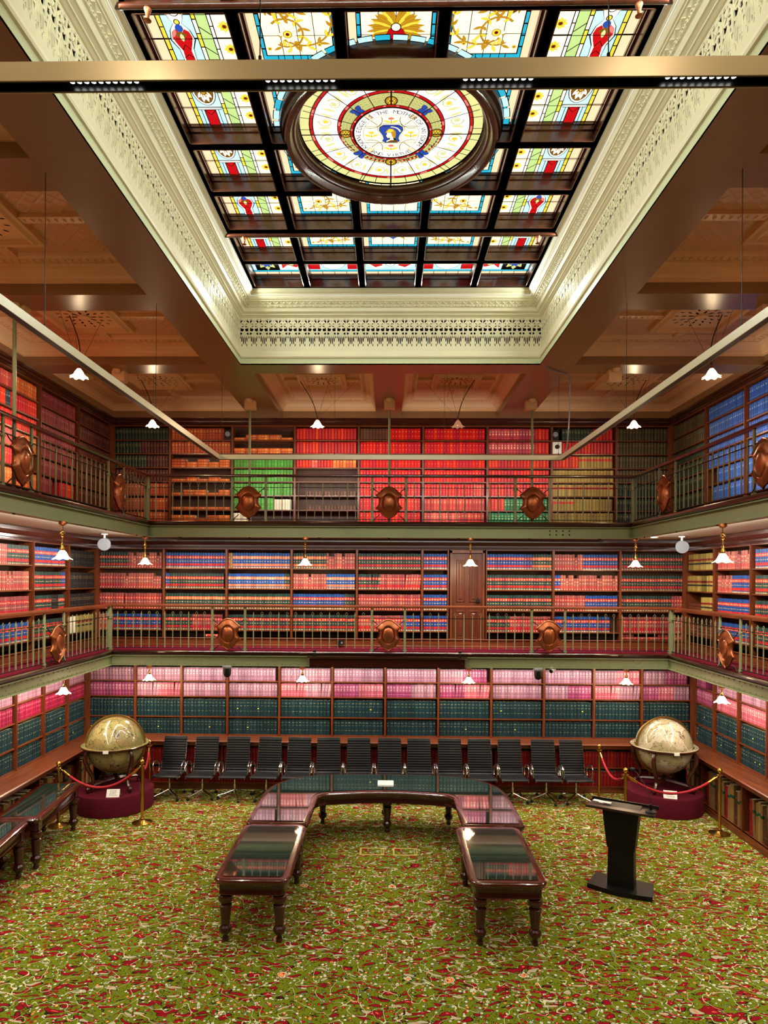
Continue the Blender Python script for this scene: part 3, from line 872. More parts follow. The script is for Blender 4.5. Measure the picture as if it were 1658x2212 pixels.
for r in range(NR):
    for c in range(5):
        x0, x1 = GX0 + c * cwx + .055, GX0 + (c + 1) * cwx - .055
        y1, y0 = GY1 - r * CW - .055, GY1 - (r + 1) * CW + .055
        flip = c > 2
        # y 1 of a panel points to the near end of the room
        def f(u, v, x0=x0, x1=x1, y0=y0, y1=y1, flip=flip):
            return ((x1 - u * (x1 - x0)) if flip else (x0 + u * (x1 - x0)), y1 - v * (y1 - y0))
        d = Draw(loc_map(f))
        if r in (0, 7):
            border_cell(d, {0: 0, 4: 0, 1: 1, 3: 1, 2: 2}[c])
        elif c in (0, 4): base_side(d, 'B' if r in (1, 3, 4, 6) else 'A')
        elif c in (1, 3): scroll_cell(d, 'S', 'N')
        else: scroll_cell(d, 'P', 'F' if r in (1, 2) else 'N')
        d.mb.build('stained_glass_panel', GM, sky)
# medallion
d = Draw(lambda x, y, z: (x, -y, z - OZ - .02), 0, .00006)
MR = .925
def ringc(r, c, n=64): d.poly([(r * cos(2 * pi * k / n), r * sin(2 * pi * k / n)) for k in range(n)], c)
ringc(MR + .03, 'lead'); ringc(MR, 'lemon'); 
ringc(.835, 'lead'); ringc(.825, 'red'); ringc(.80, 'lead'); ringc(.79, 'pale')
ringc(.55, 'lead'); ringc(.542, 'red'); ringc(.515, 'lead'); ringc(.505, 'olive')
def pol(r, a): return (r * cos(a), r * sin(a))
for k in range(32):       # segments in the outer bands
    a = 2 * pi * k / 32
    d.line([pol(.79, a), pol(MR, a)], .008)
    if k % 2: d.line([pol(.803, a - .05), pol(.803, a), pol(.803, a + .05)], .02, 'rose') if False else None
for k in range(40):
    a = 2 * pi * k / 40
    if k % 3 == 0: d.line([pol(.8125, a - .05), pol(.8125, a), pol(.8125, a + .05)], .022, 'rose')
    if k % 3 == 1: d.line([pol(.53, a - .05), pol(.53, a), pol(.53, a + .05)], .022, 'rose')
for k in range(16):       # faint scrollwork of the white ring
    a = 2 * pi * (k + .5) / 16
    cx, cy = pol(.665, a)
    col_ = 'lemon'
    tt = [(cx + (.075 - .06 * i / 20) * cos(a + i * .42 * (1 if k % 2 else -1)), cy + (.075 - .06 * i / 20) * sin(a + i * .42 * (1 if k % 2 else -1))) for i in range(21)]
    d.line(tt, .017, 'amber', .008); d.line(tt, .012, col_, .006)
    for q in range(5):
        b_ = a + q * 2 * pi / 5
        d.leaf(cx, cy, cx + .035 * cos(b_), cy + .035 * sin(b_), .02, 'yellow' if k % 2 else 'lemon', 'amber', .003)
    for sg in (-1, 1):
        x0, y0 = pol(.60, a + sg * .12); x1, y1 = pol(.75, a + sg * .15)
        d.leaf(x0, y0, x1, y1, .03, 'lemon', 'gold', .004)
for k in range(64):       # laurel wreath
    a = 2 * pi * k / 64
    for rr in (.435, .47, .50):
        p = pol(rr, a + (.04 if rr == .47 else 0)); q = pol(rr + .004, a + .10)
        d.leaf(p[0], p[1], q[0], q[1], .03, 'olive', 'lead', .005)
for k in range(4):
    a = pi / 4 + k * pi / 2
    for da, rr in ((-.13, .515), (.13, .515), (-.13, .41), (.13, .41)):
        p = pol(.462, a); q = pol(rr, a + da)
        d.leaf(p[0], p[1], q[0], q[1], .05, 'blue', 'lead', .012)
    a = k * pi / 2
    p = pol(.462, a); d.oval(p[0], p[1], .052, .052, 'gold', .012)
    for j in range(7):
        b_ = 2 * pi * j / 6
        d.oval(p[0] + (.028 * cos(b_) if j < 6 else 0), p[1] + (.028 * sin(b_) if j < 6 else 0), .011, .011, 'yellow', .004, 8)
ringc(.42, 'lead'); ringc(.412, 'red')
for k in range(40):
    a = 2 * pi * k / 40
    d.line([pol(.402, a - .03), pol(.402, a + .03)], .018, 'rose' if k % 2 else 'red')
ringc(.394, 'lead'); ringc(.372, 'white'); ringc(.285, 'lead'); ringc(.281, 'cream')
for a in (.85, 2.29, -.85, -2.29):
    p, q = pol(.29, a), pol(.37, a)
    d.line([p, q], .06, 'lead'); d.line([p, q], .05, 'peach')
for k in range(4):
    a = pi / 4 + k * pi / 2; p = pol(.28, a)
    d.arc(p[0] * 1.05, p[1] * 1.05, .12, a + 2.0, a + 4.3, .007, 'lead')
    d.line([pol(.19, a), pol(.285, a)], .007)
for k, (cx, cy) in enumerate(((0, .205), (0, -.205), (-.20, 0), (.20, 0))):   # sprigs
    for j in range(5):
        b_ = pi / 2 + (j - 2) * .5
        d.leaf(cx, cy + .01, cx + .04 * cos(b_), cy + .01 + .04 * sin(b_), .018, 'rose' if k < 2 else 'yellow', 'amber', .003)
    for sg in (-1, 1): d.leaf(cx, cy - .035, cx + sg * .075, cy + .0, .026, 'yellow', 'amber', .004)
    d.line([(cx, cy + .01), (cx, cy - .045)], .006, 'amber')
# shield with a helmeted head
sh = [(-.075, .12), (.075, .12), (.115, .09), (.12, .05), (.085, -.01), (.075, -.05), (.09, -.085), (.05, -.105), (-.05, -.105), (-.09, -.085), (-.075, -.05), (-.085, -.01), (-.12, .05), (-.115, .09)]
sh = [(x * 1.05, y * 1.25) for x, y in sh]
d.npoly([(x * 1.1, y * 1.08) for x, y in sh], 'lead'); d.npoly([(x * 1.06, y * 1.05) for x, y in sh], 'cream'); d.npoly([(x * .98, y * .98) for x, y in sh], 'lead'); d.npoly([(x * .93, y * .95) for x, y in sh], 'blue')
d.npoly([(-.055, -.12), (-.05, -.09), (-.02, -.075), (-.015, -.055), (-.045, -.06), (-.05, -.035), (-.06, -.02), (-.048, .0), (-.045, .03), (.02, .03), (.04, -.05), (.07, -.12)], 'lead')
d.npoly([(-.048, -.118), (-.045, -.095), (-.012, -.078), (-.01, -.048), (-.038, -.052), (-.043, -.033), (-.052, -.02), (-.042, 0), (-.04, .03), (.0, .03), (.02, -.03), (.03, -.118)], 'cream')
d.npoly([(-.06, .02), (-.03, .035), (.0, .03), (.01, -.03), (.04, -.06), (.05, .0), (.045, .05), (.02, .085), (-.02, .09), (-.045, .06)], 'gold')
d.npoly([(-.05, .035), (.0, .04), (.03, .05), (.01, .08), (-.02, .083)], 'yellow')
d.arc(.0, .02, .095, .2, 1.6, .016, 'cream', 10, .01); d.npoly([(-.05, -.118), (.07, -.118), (.06, -.09), (0, -.085)], 'amber')
for a, w_ in [(k * pi / 8, (.016 if k % 4 == 0 else .009)) for k in range(16)]:
    d.line([pol(.42, a), pol(MR, a)], w_)
for y in (.125, -.125): d.line([(-.3, y), (.3, y)], .006)
med = d.mb.build('stained_glass_medallion', GM, sky)
tag(med, 'round stained glass medallion with a helmeted head on a blue shield')
# lettering round the medallion
def text_mesh(txt, size, mat_, extrude=.0005, align='CENTER'):
    cu = bpy.data.curves.new('lettering', 'FONT')
    cu.body = txt; cu.size = size; cu.align_x = align; cu.align_y = 'CENTER'; cu.extrude = extrude; cu.resolution_u = 2
    o = bpy.data.objects.new('lettering', cu); COL.objects.link(o)
    me = bpy.data.meshes.new_from_object(o.evaluated_get(bpy.context.evaluated_depsgraph_get()))
    bpy.data.objects.remove(o)
    vs = [tuple(v.co) for v in me.vertices]; fs = [tuple(p.vertices) for p in me.polygons]
    bpy.data.meshes.remove(me)
    return vs, fs
lm = MB()
def ring_text(txt, r, a_c, span, inward):
    n = len(txt)
    for i, ch in enumerate(txt):
        if ch == ' ': continue
        t = (i - (n - 1) / 2) / max(1, n - 1) * span
        # drawing angles in the panel frame (x right, y towards the near end)
        a = a_c - t if not inward else a_c + t
        vs, fs = text_mesh(ch, .072, None)
        rot = (a - pi / 2) if not inward else (a + pi / 2)
        cx, cy = pol(r, a)
        o_ = []
        for (x, y, z) in vs:
            X = cx + x * cos(rot) - y * sin(rot); Y = cy + x * sin(rot) + y * cos(rot)
            o_.append((X, -Y, -.02 - .00006 * (d.k + 10) - z))
        lm.add(o_, fs)
ring_text('KNOWLEDGE', .33, pi, 1.25, False)
ring_text('IS·THE·MOTHER', .33, pi / 2, 1.55, False)
ring_text('OF·WISDOM·', .33, 0, 1.25, False)
ring_text('AND·VIRTUE', .33, -pi / 2, 1.2, True)
lm.build('medallion_lettering', 'g_lead', sky)
# blue rim lights of the panels round the ring
d2 = Draw(lambda x, y, z: (x, -y, z - OZ - .02), 0)
for k in range(48):
    a = 2 * pi * k / 48
    d2.line([pol(1.155, a + .008), pol(1.155, a + .065), pol(1.155, a + .122)], .07, 'lead')
    d2.line([pol(1.155, a + .012), pol(1.155, a + .065), pol(1.155, a + .119)], .052, 'sky' if k % 3 else 'cyan')
d2.mb.build('arched_glass_border', GM, sky)
# timber grid
gb = MB()
BR = 1.06
def hbar(x0, x1, y):
    gb.box(x0 - OX, y - OY - .045, -.20, x1 - OX, y - OY + .045, -.0)
    gb.box(x0, y - OY - .062, -.085, x1, y - OY + .062, -.065); gb.box(x0, y - OY - .055, -.20, x1, y - OY + .055, -.175); gb.box(x0, y - OY - .056, -.028, x1, y - OY + .056, .0)
def vbar(x, y0, y1):
    gb.box(x - .045, y0 - OY, -.20, x + .045, y1 - OY, .0)
    gb.box(x - .062, y0 - OY, -.085, x + .062, y1 - OY, -.065); gb.box(x - .055, y0 - OY, -.20, x + .055, y1 - OY, -.172); gb.box(x - .056, y0 - OY, -.028, x + .056, y1 - OY, .0)
for k in range(0, NR + 1):
    y = GY1 - k * CW; dy = abs(y - 6.79)
    if dy < BR:
        hx = sqrt(BR * BR - dy * dy)
        hbar(GX0, -hx, y); hbar(hx, -GX0, y)
    else: hbar(GX0, -GX0, y)
for k in range(6):
    x = GX0 + k * cwx
    if abs(x) < BR:
        hy = sqrt(BR * BR - x * x)
        vbar(x, GY1 - NR * CW, 6.79 - hy); vbar(x, 6.79 + hy, GY1)
    else: vbar(x, GY1 - NR * CW, GY1)
gb.build('timber_grid', 'skywood', sky)
rb = MB()
rb.lathe([(.93, -.045), (.945, -.06), (.945, -.085), (.965, -.10), (.975, -.135), (.995, -.14), (1.005, -.165), (1.02, -.195), (1.05, -.20), (1.075, -.19), (1.085, -.165), (1.10, -.155), (1.105, -.12), (1.12, -.1), (1.125, -.03), (1.125, .0)], (0, 0, 0), 64, 0, False)
rb.build('medallion_ring', 'skywood', sky, SM)
fr = MB(); fr.box(-2.6, WY0 - .3, GZ + .004, 2.6, WY1 + .3, GZ + .02)
struct(fr.build('trim_skylight_backing', 'dark'), 'roof lantern boarding above the stained glass', 'trim')
# sprinkler pipes below the grid
for y, z, lb in ((5.05, 8.49, 'bronze sprinkler pipe under the skylight, the nearer one'), (8.455, 8.49, 'bronze sprinkler pipe under the skylight, the farther one')):
    t = thing('sprinkler_pipe', lb, 'pipe', (0, y, z))
    b = MB(); b.cyl((-2.12, 0, 0), (2.12, 0, 0), .026, 10); b.build('pipe', 'skywood', t, SM)
    for x in (-1.86, 1.86):
        b = MB(); b.lathe([(.02, 0), (.03, -.03), (.018, -.06), (.012, -.10), (.03, -.115), (.0, -.12)], (x, 0, 0), 10); b.build('sprinkler_head', 'copper', t, SM)
# ================================================================== bookcases and books
def book_mat(name, base, bands=(), gold=(), motif=(), text=(), goldc=(214, 170, 90), rough=.45):
    g = G(name)
    uv = g.n('UVMap').outputs[0]
    sp = g.n('SeparateXYZ', {0: uv}); u, v = sp.outputs[0], sp.outputs[1]
    ti = g.n('Attribute', attribute_name='tint').outputs['Fac']
    def between(x, a, b_): return g.m('MULTIPLY', g.m('GREATER_THAN', x, a), g.m('LESS_THAN', x, b_))
    col = lin(base)
    for a, b_, c in bands: col = g.mix(between(v, a, b_), col, lin(c))
    inu = between(u, .16, .84)
    for a, b_ in gold: col = g.mix(g.m('MULTIPLY', g.m('GREATER_THAN', u, .02), between(v, a, b_)), col, lin(goldc))
    for v0, s_ in motif:
        dd = g.m('ADD', g.m('ABSOLUTE', g.m('SUBTRACT', u, .5)), g.m('MULTIPLY', g.m('ABSOLUTE', g.m('SUBTRACT', v, v0)), 5.0))
        col = g.mix(g.m('LESS_THAN', dd, s_), col, lin(goldc))
    if text:
        mp = g.n('CombineXYZ', {0: g.m('MULTIPLY', u, 5.0), 1: g.m('MULTIPLY', v, 46.0), 2: g.m('MULTIPLY', ti, 37.0)}).outputs[0]
        nz = g.noise(mp, 1.0, 1.0)
        on = g.m('MULTIPLY', inu, g.m('GREATER_THAN', nz, .50))
        for a, b_ in text: col = g.mix(g.m('MULTIPLY', on, between(v, a, b_)), col, lin(goldc))
    if 'teal' in name: col = g.mix(g.m('MULTIPLY', g.m('GREATER_THAN', ti, .95), g.m('MULTIPLY', between(u, .3, .7), between(v, .44, .5))), col, lin((214, 204, 40)))
    tc = g.obj()
    wear = g.noise(tc, 14, 4)
    k = g.m('MULTIPLY_ADD', ti, .55, .72)
    k = g.m('MULTIPLY', k, g.m('MULTIPLY_ADD', wear, .3, .85))
    hs = g.n('HueSaturation', {'Color': col, 'Value': k, 'Hue': g.m('MULTIPLY_ADD', ti, .012, .494), 'Saturation': 1.0})
    return g.fin(hs.outputs[0], rough, 0, .35)
M['pages'] = plain('book_page_edges', (214, 204, 184), .8, 0, .2)
TXT = ((.70, .78), (.5, .56), (.2, .24))
BANDS = lambda c, c2: ((.0, .09, c2), (.14, .30, c), (.60, .80, c))
# key: (rgb, bands, gold lines, motifs, text, gold colour, name of the kind, words)
BK = {
 'teal': ((14, 46, 54), (), (), (), ((.80, .84), (.62, .65), (.30, .33)), (150, 150, 110), 'register_volume', 'dark teal cloth volume'),
 'mauve': ((146, 100, 120), (), ((.84, .853), (.66, .672), (.44, .452), (.2, .212)), (), ((.70, .82), (.5, .6)), (224, 190, 196), 'journal_volume', 'faded mauve bound volume'),
 'plum': ((134, 50, 92), (), ((.84, .853), (.66, .672), (.44, .452), (.2, .212)), (), ((.70, .82), (.5, .6)), (214, 168, 180), 'journal_volume', 'plum red bound volume'),
 'rose': ((174, 84, 102), (), ((.84, .853), (.66, .672), (.2, .212)), (), ((.70, .82), (.5, .6)), (232, 196, 190), 'journal_volume', 'dusty rose bound volume'),
 'magenta': ((134, 10, 54), (), ((.84, .85), (.2, .21)), (), ((.74, .82), (.5, .56)), (226, 120, 150), 'journal_volume', 'bright magenta bound volume'),
 'crimson': ((120, 12, 20), (), ((.82, .83), (.3, .31)), (), ((.70, .78),), (170, 60, 50), 'ledger', 'dark crimson ledger'),
 'tan_big': ((128, 98, 58), ((.64, .72, (14, 70, 46)),), (), (), (), (200, 170, 90), 'ledger', 'large tan ledger with a green label'),
 'brown_big': ((66, 34, 20), (), ((.8, .81), (.2, .21)), (), (), (150, 110, 60), 'ledger', 'dark brown ledger'),
 'blackish': ((22, 24, 28), ((.6, .66, (70, 60, 50)),), ((.3, .31),), (), ((.70, .78),), (110, 96, 70), 'law_report', 'black bound volume'),
 'LB': ((24, 66, 128), BANDS((176, 34, 38), (150, 132, 110)), (), ((.05, .22),), ((.42, .47), (.64, .74)), (222, 190, 150), 'law_report', 'blue volume with red bands'),
 'BO': ((22, 72, 138), BANDS((214, 120, 82), (170, 130, 110)), (), ((.05, .22),), ((.42, .47), (.64, .74)), (226, 200, 170), 'law_report', 'blue volume with salmon bands'),
 'LG': ((30, 56, 52), BANDS((168, 30, 34), (110, 100, 84)), (), ((.05, .22),), ((.42, .47), (.64, .74)), (214, 178, 130), 'law_report', 'dark green volume with red bands'),
 'GO': ((28, 56, 52), BANDS((204, 96, 60), (110, 100, 84)), (), ((.05, .22),), ((.42, .47), (.64, .74)), (220, 186, 140), 'law_report', 'dark green volume with orange bands'),
 'LR': ((138, 70, 68), BANDS((174, 28, 38), (160, 50, 52)), (), ((.05, .22),), ((.42, .47), (.64, .74)), (226, 184, 150), 'law_report', 'brick volume with red bands'),
 'RO': ((146, 84, 76), BANDS((170, 62, 56), (160, 56, 52)), (), ((.05, .22),), ((.42, .47), (.64, .74)), (226, 190, 160), 'law_report', 'brick pink volume'),
 'tanred': ((150, 132, 66), ((.56, .68, (120, 20, 24)), (.34, .44, (30, 30, 30))), (), (), (), (120, 90, 40), 'law_report', 'tan volume with dark labels'),
 'brown': ((92, 52, 36), ((.56, .68, (130, 30, 26)),), ((.3, .31),), (), (), (170, 130, 80), 'law_report', 'brown bound volume'),
 'red': ((196, 6, 20), (), (), ((.74, .26), (.36, .2)), (), (226, 130, 90), 'leather_book', 'bright red gilt volume'),
 'redg': ((184, 10, 24), (), ((.88, .888), (.7, .708), (.52, .528), (.34, .348), (.16, .168)), ((.79, .2), (.61, .2), (.43, .2), (.25, .2)), (), (214, 120, 76), 'leather_book', 'red gilt tooled volume'),
 'salmon': ((190, 44, 42), (), ((.84, .85), (.6, .61), (.2, .21)), (), ((.66, .78),), (236, 160, 110), 'leather_book', 'salmon red volume'),
 'dusty': ((170, 44, 66), (), ((.86, .87), (.62, .63), (.4, .41), (.2, .21)), ((.52, .4),), ((.66, .8),), (236, 180, 150), 'leather_book', 'dusty crimson gilt volume'),
 'orange': ((198, 92, 38), (), ((.86, .87), (.62, .63), (.2, .21)), (), ((.66, .78), (.44, .48)), (236, 190, 120), 'leather_book', 'orange tan volume'),
 'rust': ((164, 62, 30), (), ((.86, .87), (.66, .67), (.46, .47), (.26, .27)), (), ((.7, .8),), (230, 180, 110), 'leather_book', 'rust brown gilt volume'),
 'lime': ((66, 140, 46), (), ((.8, .805),), (), ((.62, .70), (.28, .32)), (150, 190, 110), 'leather_book', 'lime green volume'),
 'white': ((214, 210, 186), (), (), (), (), (150, 150, 120), 'leather_book', 'white pamphlet'),
 'green': ((16, 104, 62), (), ((.84, .85), (.2, .21)), ((.5, .4),), ((.66, .78),), (150, 190, 130), 'leather_book', 'emerald green volume'),
 'dgreen': ((24, 44, 36), (), ((.84, .85), (.6, .61), (.2, .21)), (), ((.66, .78),), (140, 132, 90), 'leather_book', 'dark green volume'),
 'olive': ((62, 56, 38), (), ((.84, .85), (.2, .21)), (), ((.66, .78),), (110, 100, 66), 'leather_book', 'dark olive volume'),
 'tan': ((150, 128, 66), (), ((.84, .85),), (), ((.66, .78),), (110, 84, 40), 'leather_book', 'tan cloth volume'),
 'tanr': ((156, 134, 70), ((.6, .78, (200, 44, 40)),), ((.84, .85),), (), (), (200, 170, 90), 'leather_book', 'tan volume with a red label'),
 'taupe': ((84, 50, 36), (), ((.8, .81),), (), ((.66, .78),), (110, 74, 50), 'leather_book', 'taupe brown volume'),
 'maroon': ((118, 28, 48), (), ((.86, .87), (.62, .63), (.2, .21)), (), ((.66, .78),), (190, 120, 110), 'leather_book', 'maroon bound volume'),
 'dmaroon': ((70, 22, 28), (), ((.86, .87), (.62, .63), (.2, .21)), (), ((.66, .78),), (140, 100, 70), 'leather_book', 'dark maroon volume'),
 'pinkred': ((206, 84, 78), (), ((.8, .81),), (), ((.6, .7),), (240, 190, 160), 'leather_book', 'coral pink volume'),
 'hotred': ((206, 24, 28), (), ((.84, .85), (.2, .21)), (), ((.6, .7),), (240, 150, 100), 'leather_book', 'vivid red volume'),
 'blue': ((34, 78, 158), (), ((.84, .85), (.2, .21)), (), ((.62, .74),), (150, 180, 210), 'leather_book', 'cobalt blue volume'),
 'dteal': ((20, 60, 72), (), ((.84, .85), (.2, .21)), (), ((.62, .74),), (150, 180, 190), 'leather_book', 'dark teal gilt volume'),
}
BMI = {}
for k, v_ in BK.items():
    M['bk_' + k] = book_mat('binding_' + k, v_[0], v_[1], v_[2], v_[3], v_[4], v_[5])
WID = {'register_volume': (.055, .085), 'journal_volume': (.05, .075), 'ledger': (.05, .08), 'law_report': (.047, .058), 'leather_book': (.056, .075)}
random.seed(7)
BOOKS = []      # dict(key, name, wall, X, Y, s, w, z, h, t, dep, lean, flat, label, group, area)
def book_shape(B):
    """returns world verts, faces, face material (0 cover, 1 pages), uvs per loop"""
    w, h, dep, t = B['w'], B['h'], B['dep'], B['t']
    cs = [(0, .009), (.2 * w, .002), (.5 * w, 0), (.8 * w, .002), (w, .009), (w, dep), (0, dep)]
    us = [0, .2, .5, .8, 1, 1, 0]
    # upright: a along shelf, b up.  flat: length along shelf, thickness up
    def pt(a, tt, q):
        if B['flat']: return P(B['wall'], B['s'] + q, t + tt, B['z'] + a, B['X'], B['Y'])
        return P(B['wall'], B['s'] + a + q * B['lean'], t + tt, B['z'] + q, B['X'], B['Y'])
    vs = [pt(a, tt, 0) for a, tt in cs] + [pt(a, tt, h) for a, tt in cs]
    fs = []; ms = []; uv = []
    for k in range(7):
        k2 = (k + 1) % 7
        fs.append((k, k2, 7 + k2, 7 + k)); ms.append(0)
        if k < 4: uv += [(us[k], 0), (us[k2], 0), (us[k2], 1), (us[k], 1)]
        else: uv += [(0, 0), (0, 0), (0, 1), (0, 1)]
    # top: pages sunk a little behind the spine
    fs.append((7, 8, 9, 10, 11)); ms.append(0); uv += [(0, 1)] * 5
    e = min(.004, w * .1)
    n0 = len(vs)
    top = [(e, .012), (w - e, .012), (w - e, dep), (e, dep)]
    vs += [pt(a, tt, h - .004) for a, tt in top]
    fs.append((n0, n0 + 1, n0 + 2, n0 + 3)); ms.append(1); uv += [(0, 1)] * 4
    fs.append((6, 5, 4, 3, 2, 1, 0)); ms.append(0); uv += [(0, 0)] * 7
    if B['flat']:
        n0 = len(vs)
        fs.append((7, 8, 9, 10, 11, 12, 13)); ms.append(1); uv += [(0, 1)] * 7
    return vs, fs, ms, uv
def project(p):
    d_ = p[1]
    if d_ < .3: return None
    return (838 + 1440 * p[0] / d_, 1250 - 1440 * (p[2] - HC) / d_)
def fill_row(wall, X, Y, s0, s1, z, H, spec, where, t0=.035, dep=.2, leans=False):
    """spec: list of (fraction, key) or (fraction, 'gap') or (fraction, 'stack:key', layers)"""
    s = s0; tot = s1 - s0
    for it in spec:
        fr, key = it[0], it[1]
        e = min(s1, s + fr * tot)
        if key == 'gap': s = e; continue
        st = key.startswith('stack:')
        kk = key.split(':')[-1]
        K = BK[kk]; nm = K[6]; a, b_ = WID[nm]
        hf = it[2] if len(it) > 2 and not st else None
        word = K[7]
        plural = word + 's' if not word.endswith('s') else word
        if ' with ' in word: plural = word.replace('volume', 'volumes').replace('ledger', 'ledgers')
        lb = word + (' lying flat' if st else '') + ', ' + where
        gp = plural + (' lying flat' if st else '') + ', ' + where
        if st:
            layers = it[2]; L = (e - s) / max(1, round((e - s) / .25))
            q = s
            while q < e - .5 * L:
                nl = max(1, layers - (1 if random.random() < .35 else 0))
                zz = z
                for _ in range(nl):
                    th = .058
                    BOOKS.append(dict(key=kk, name=nm, wall=wall, X=X, Y=Y, s=q + .004, w=th, z=zz, h=L - .01, t=t0 + random.uniform(0, .01), dep=.17, lean=0, flat=True, label=lb, group=gp, tint=random.random()))
                    zz += th + .001
                q += L
            s = e; continue
        bw = random.uniform(a, b_)
        n = max(1, int(round((e - s) / ((a + b_) / 2))))
        cw = (e - s) / n
        hb = (hf or .86) * H
        for i in range(n):
            w = cw * random.uniform(.93, .985)
            h = hb * (1 + random.uniform(-.012, .012)) if nm != 'ledger' else hb * random.uniform(.93, 1.03)
            if kk in ('RO',) and random.random() < .15: h *= .8
            BOOKS.append(dict(key=kk, name=nm, wall=wall, X=X, Y=Y, s=s + i * cw, w=w, z=z, h=h, t=t0 + random.uniform(0, .006), dep=dep, lean=(.12 * i / n if leans and i > n * .6 else 0), flat=False, label=lb, group=gp, tint=random.random()))
        s = e
def bookcase(wall, X, Y, s0, s1, z0, ztop, shelves, depth, label, st=.035, z_foot=None):
    """one bay: uprights, boards, back and shelves"""
    cx = (s0 + s1) / 2
    base = P(wall, cx, 0, z0, X, Y)
    t = thing('bookcase', label, 'bookcase', base)
    def lb(mb): 
        mb.v = [(x - base[0], y - base[1], z - base[2]) for x, y, z in mb.v]; return mb
    b = MB()
    for a in (s0, s1):
        sg = 1 if a == s0 else -1
        wbox(b, wall, X, Y, a, a + sg * st / 1.0 * .62, .0, depth, z0, ztop)
        wbox(b, wall, X, Y, a, a + sg * st * .28, -.012, .0, z0, ztop)       # bead on the face
    wbox(b, wall, X, Y, s0, s1, 0, depth, ztop - .02, ztop)
    wbox(b, wall, X, Y, s0, s1, .0, depth, z0, z0 + .02)
    lb(b).build('frame', 'wood_v', t)
    b = MB(); wbox(b, wall, X, Y, s0, s1, depth, depth + .015, z0, ztop); lb(b).build('back_panel', 'wood_back', t)
    for z in shelves:
        b = MB(); wbox(b, wall, X, Y, s0 + st * .62, s1 - st * .62, .012, depth, z - .022, z); lb(b).build('shelf', wwood(wall), t)
    return t

WN = {'back': 'back wall', 'left': 'left wall', 'right': 'right wall'}
def pbay(px, Y): return (px - 838.5) / 1440.0 * Y
# ---- ground floor ------------------------------------------------
gx = [pbay(p, YG) for p in (185, 288.5, 390, 490, 603, 718, 832.5, 947, 1061, 1174, 1281, 1383.5, 1490)]
GS = [.95, 1.33, 1.74, 2.05]; GT = 2.37
GH = [.35, .365, .27, .28]
rowname = {0: 'top', 1: 'second', 2: 'third', 3: 'fourth', 4: 'fifth', 5: 'sixth', 6: 'bottom'}
def shelfname(i, n): return 'top shelf' if i == 0 else ('bottom shelf' if i == n - 1 else ORD[i] + ' shelf down')
mv = {0: [['mauve'], ['mauve'], ['mauve'], ['mauve'], ['mauve'], ['mauve'], ['mauve'], ['mauve', 'plum'], ['mauve'], ['mauve'], ['mauve', 'rose'], ['mauve', 'plum']],
      1: [['plum'], ['mauve', 'rose'], ['mauve'], ['mauve'], ['rose', 'mauve'], ['plum', 'rose'], ['plum', 'mauve'], ['plum', 'rose'], ['mauve'], ['mauve', 'plum'], ['rose', 'mauve'], ['plum', 'rose', 'mauve']]}
for i in range(12):
    s0, s1 = gx[i], gx[i + 1]
    wh = ORD[i] + ' bookcase from left, ground floor back'
    bookcase('back', XG, YG, s0, s1, .95, GT, [1.33, 1.74, 2.05], .27, 'mahogany bookcase of mauve and teal volumes, ' + ORD[i] + ' from left on the ground floor back wall')
    rows = [(2.05, .28, mv[0][i]), (1.74, .29, mv[1][i]), (1.33, .385, ['teal']), (.97, .345, ['teal'])]
    for r, (z, H, keys) in enumerate(rows):
        sp = [(.985 / len(keys), k, .9 if r < 2 else .87) for k in keys]
        if i % 4 == 3 and r == 0: sp = [(.94 / len(keys), k, .9) for k in keys]
        fill_row('back', XG, YG, s0 + .028, s1 - .024, z, H, sp, shelfname(r, 4) + ', ' + wh, leans=(r == 1 and i % 3 == 1))
gy = [13.36, 12.56, 11.69, 10.80, 9.93, 9.06, 8.19]
for wall, w2 in (('left', 'left'), ('right', 'right')):
    for i in range(6):
        s1, s0 = gy[i], gy[i + 1]
        wh = ORD[i] + ' bookcase from corner, ground floor ' + w2
        bookcase(wall, XG, YG, s0, s1, .95, GT, [1.33, 1.74, 2.05], .27, 'mahogany bookcase, ' + ORD[i] + ' from the far corner on the ground floor ' + w2 + ' wall')
        if wall == 'left': ks = [['mauve'], ['magenta'], ['teal'], ['teal']]
        else: ks = [['mauve'] if i else ['gap', 'plum'], ['plum'] if i == 0 else (['rose'] if i == 1 else ['dusty_rose'] if 0 else ['rose']), ['teal'], ['teal']]
        for r, (z, H) in enumerate(((2.05, .28), (1.74, .29), (1.33, .385), (.97, .345))):
            sp = [(.98 / len(ks[r]), k, .9 if r < 2 else .87) for k in ks[r]]
            fill_row(wall, XG, YG, s0 + .026, s1 - .026, z, H, sp, shelfname(r, 4) + ', ' + wh)
# ledge cabinets under the ground shelves
LD = .43
lbk = thing('ledge', 'long moulded mahogany ledge running below the back wall bookshelves', 'ledge', (0, YG - LD, .95))
b = MB()
pr = [(.0, 0), (-.46, 0), (-.48, -.012), (-.475, -.035), (-.45, -.05), (-.45, -.075), (-.435, -.10), (-.41, -.11), (0, -.11)]
def ledge(mb, x0, x1, wall):
    rings = []
    for xx in (x0, x1):
        ring = []
        for t_, z_ in pr:
            p = P(wall, xx, t_, .95 + z_, XG, YG); ring.append(p)
        rings.append(ring)
    mb.loops(rings, 0, True, (True, True))
def shift(mb, o): mb.v = [(x - o[0], y - o[1], z - o[2]) for x, y, z in mb.v]; return mb
ledge(b, -XG + .44, XG - .44, 'back'); shift(b, lbk.location).build('moulded_top', 'wood_x', lbk)
b = MB(); b.box(-XG, YG - LD + .03, .0, XG, YG - LD + .06, .10); b.box(-XG, YG - LD + .01, .0, XG, YG - LD + .03, .05); b.box(-XG, YG - LD + .02, .10, XG, YG - .0, .12)
b.box(-XG, YG - .05, .0, XG, YG, .85)
b.box(-XG, YG - LD + .04, .465, XG, YG, .485)
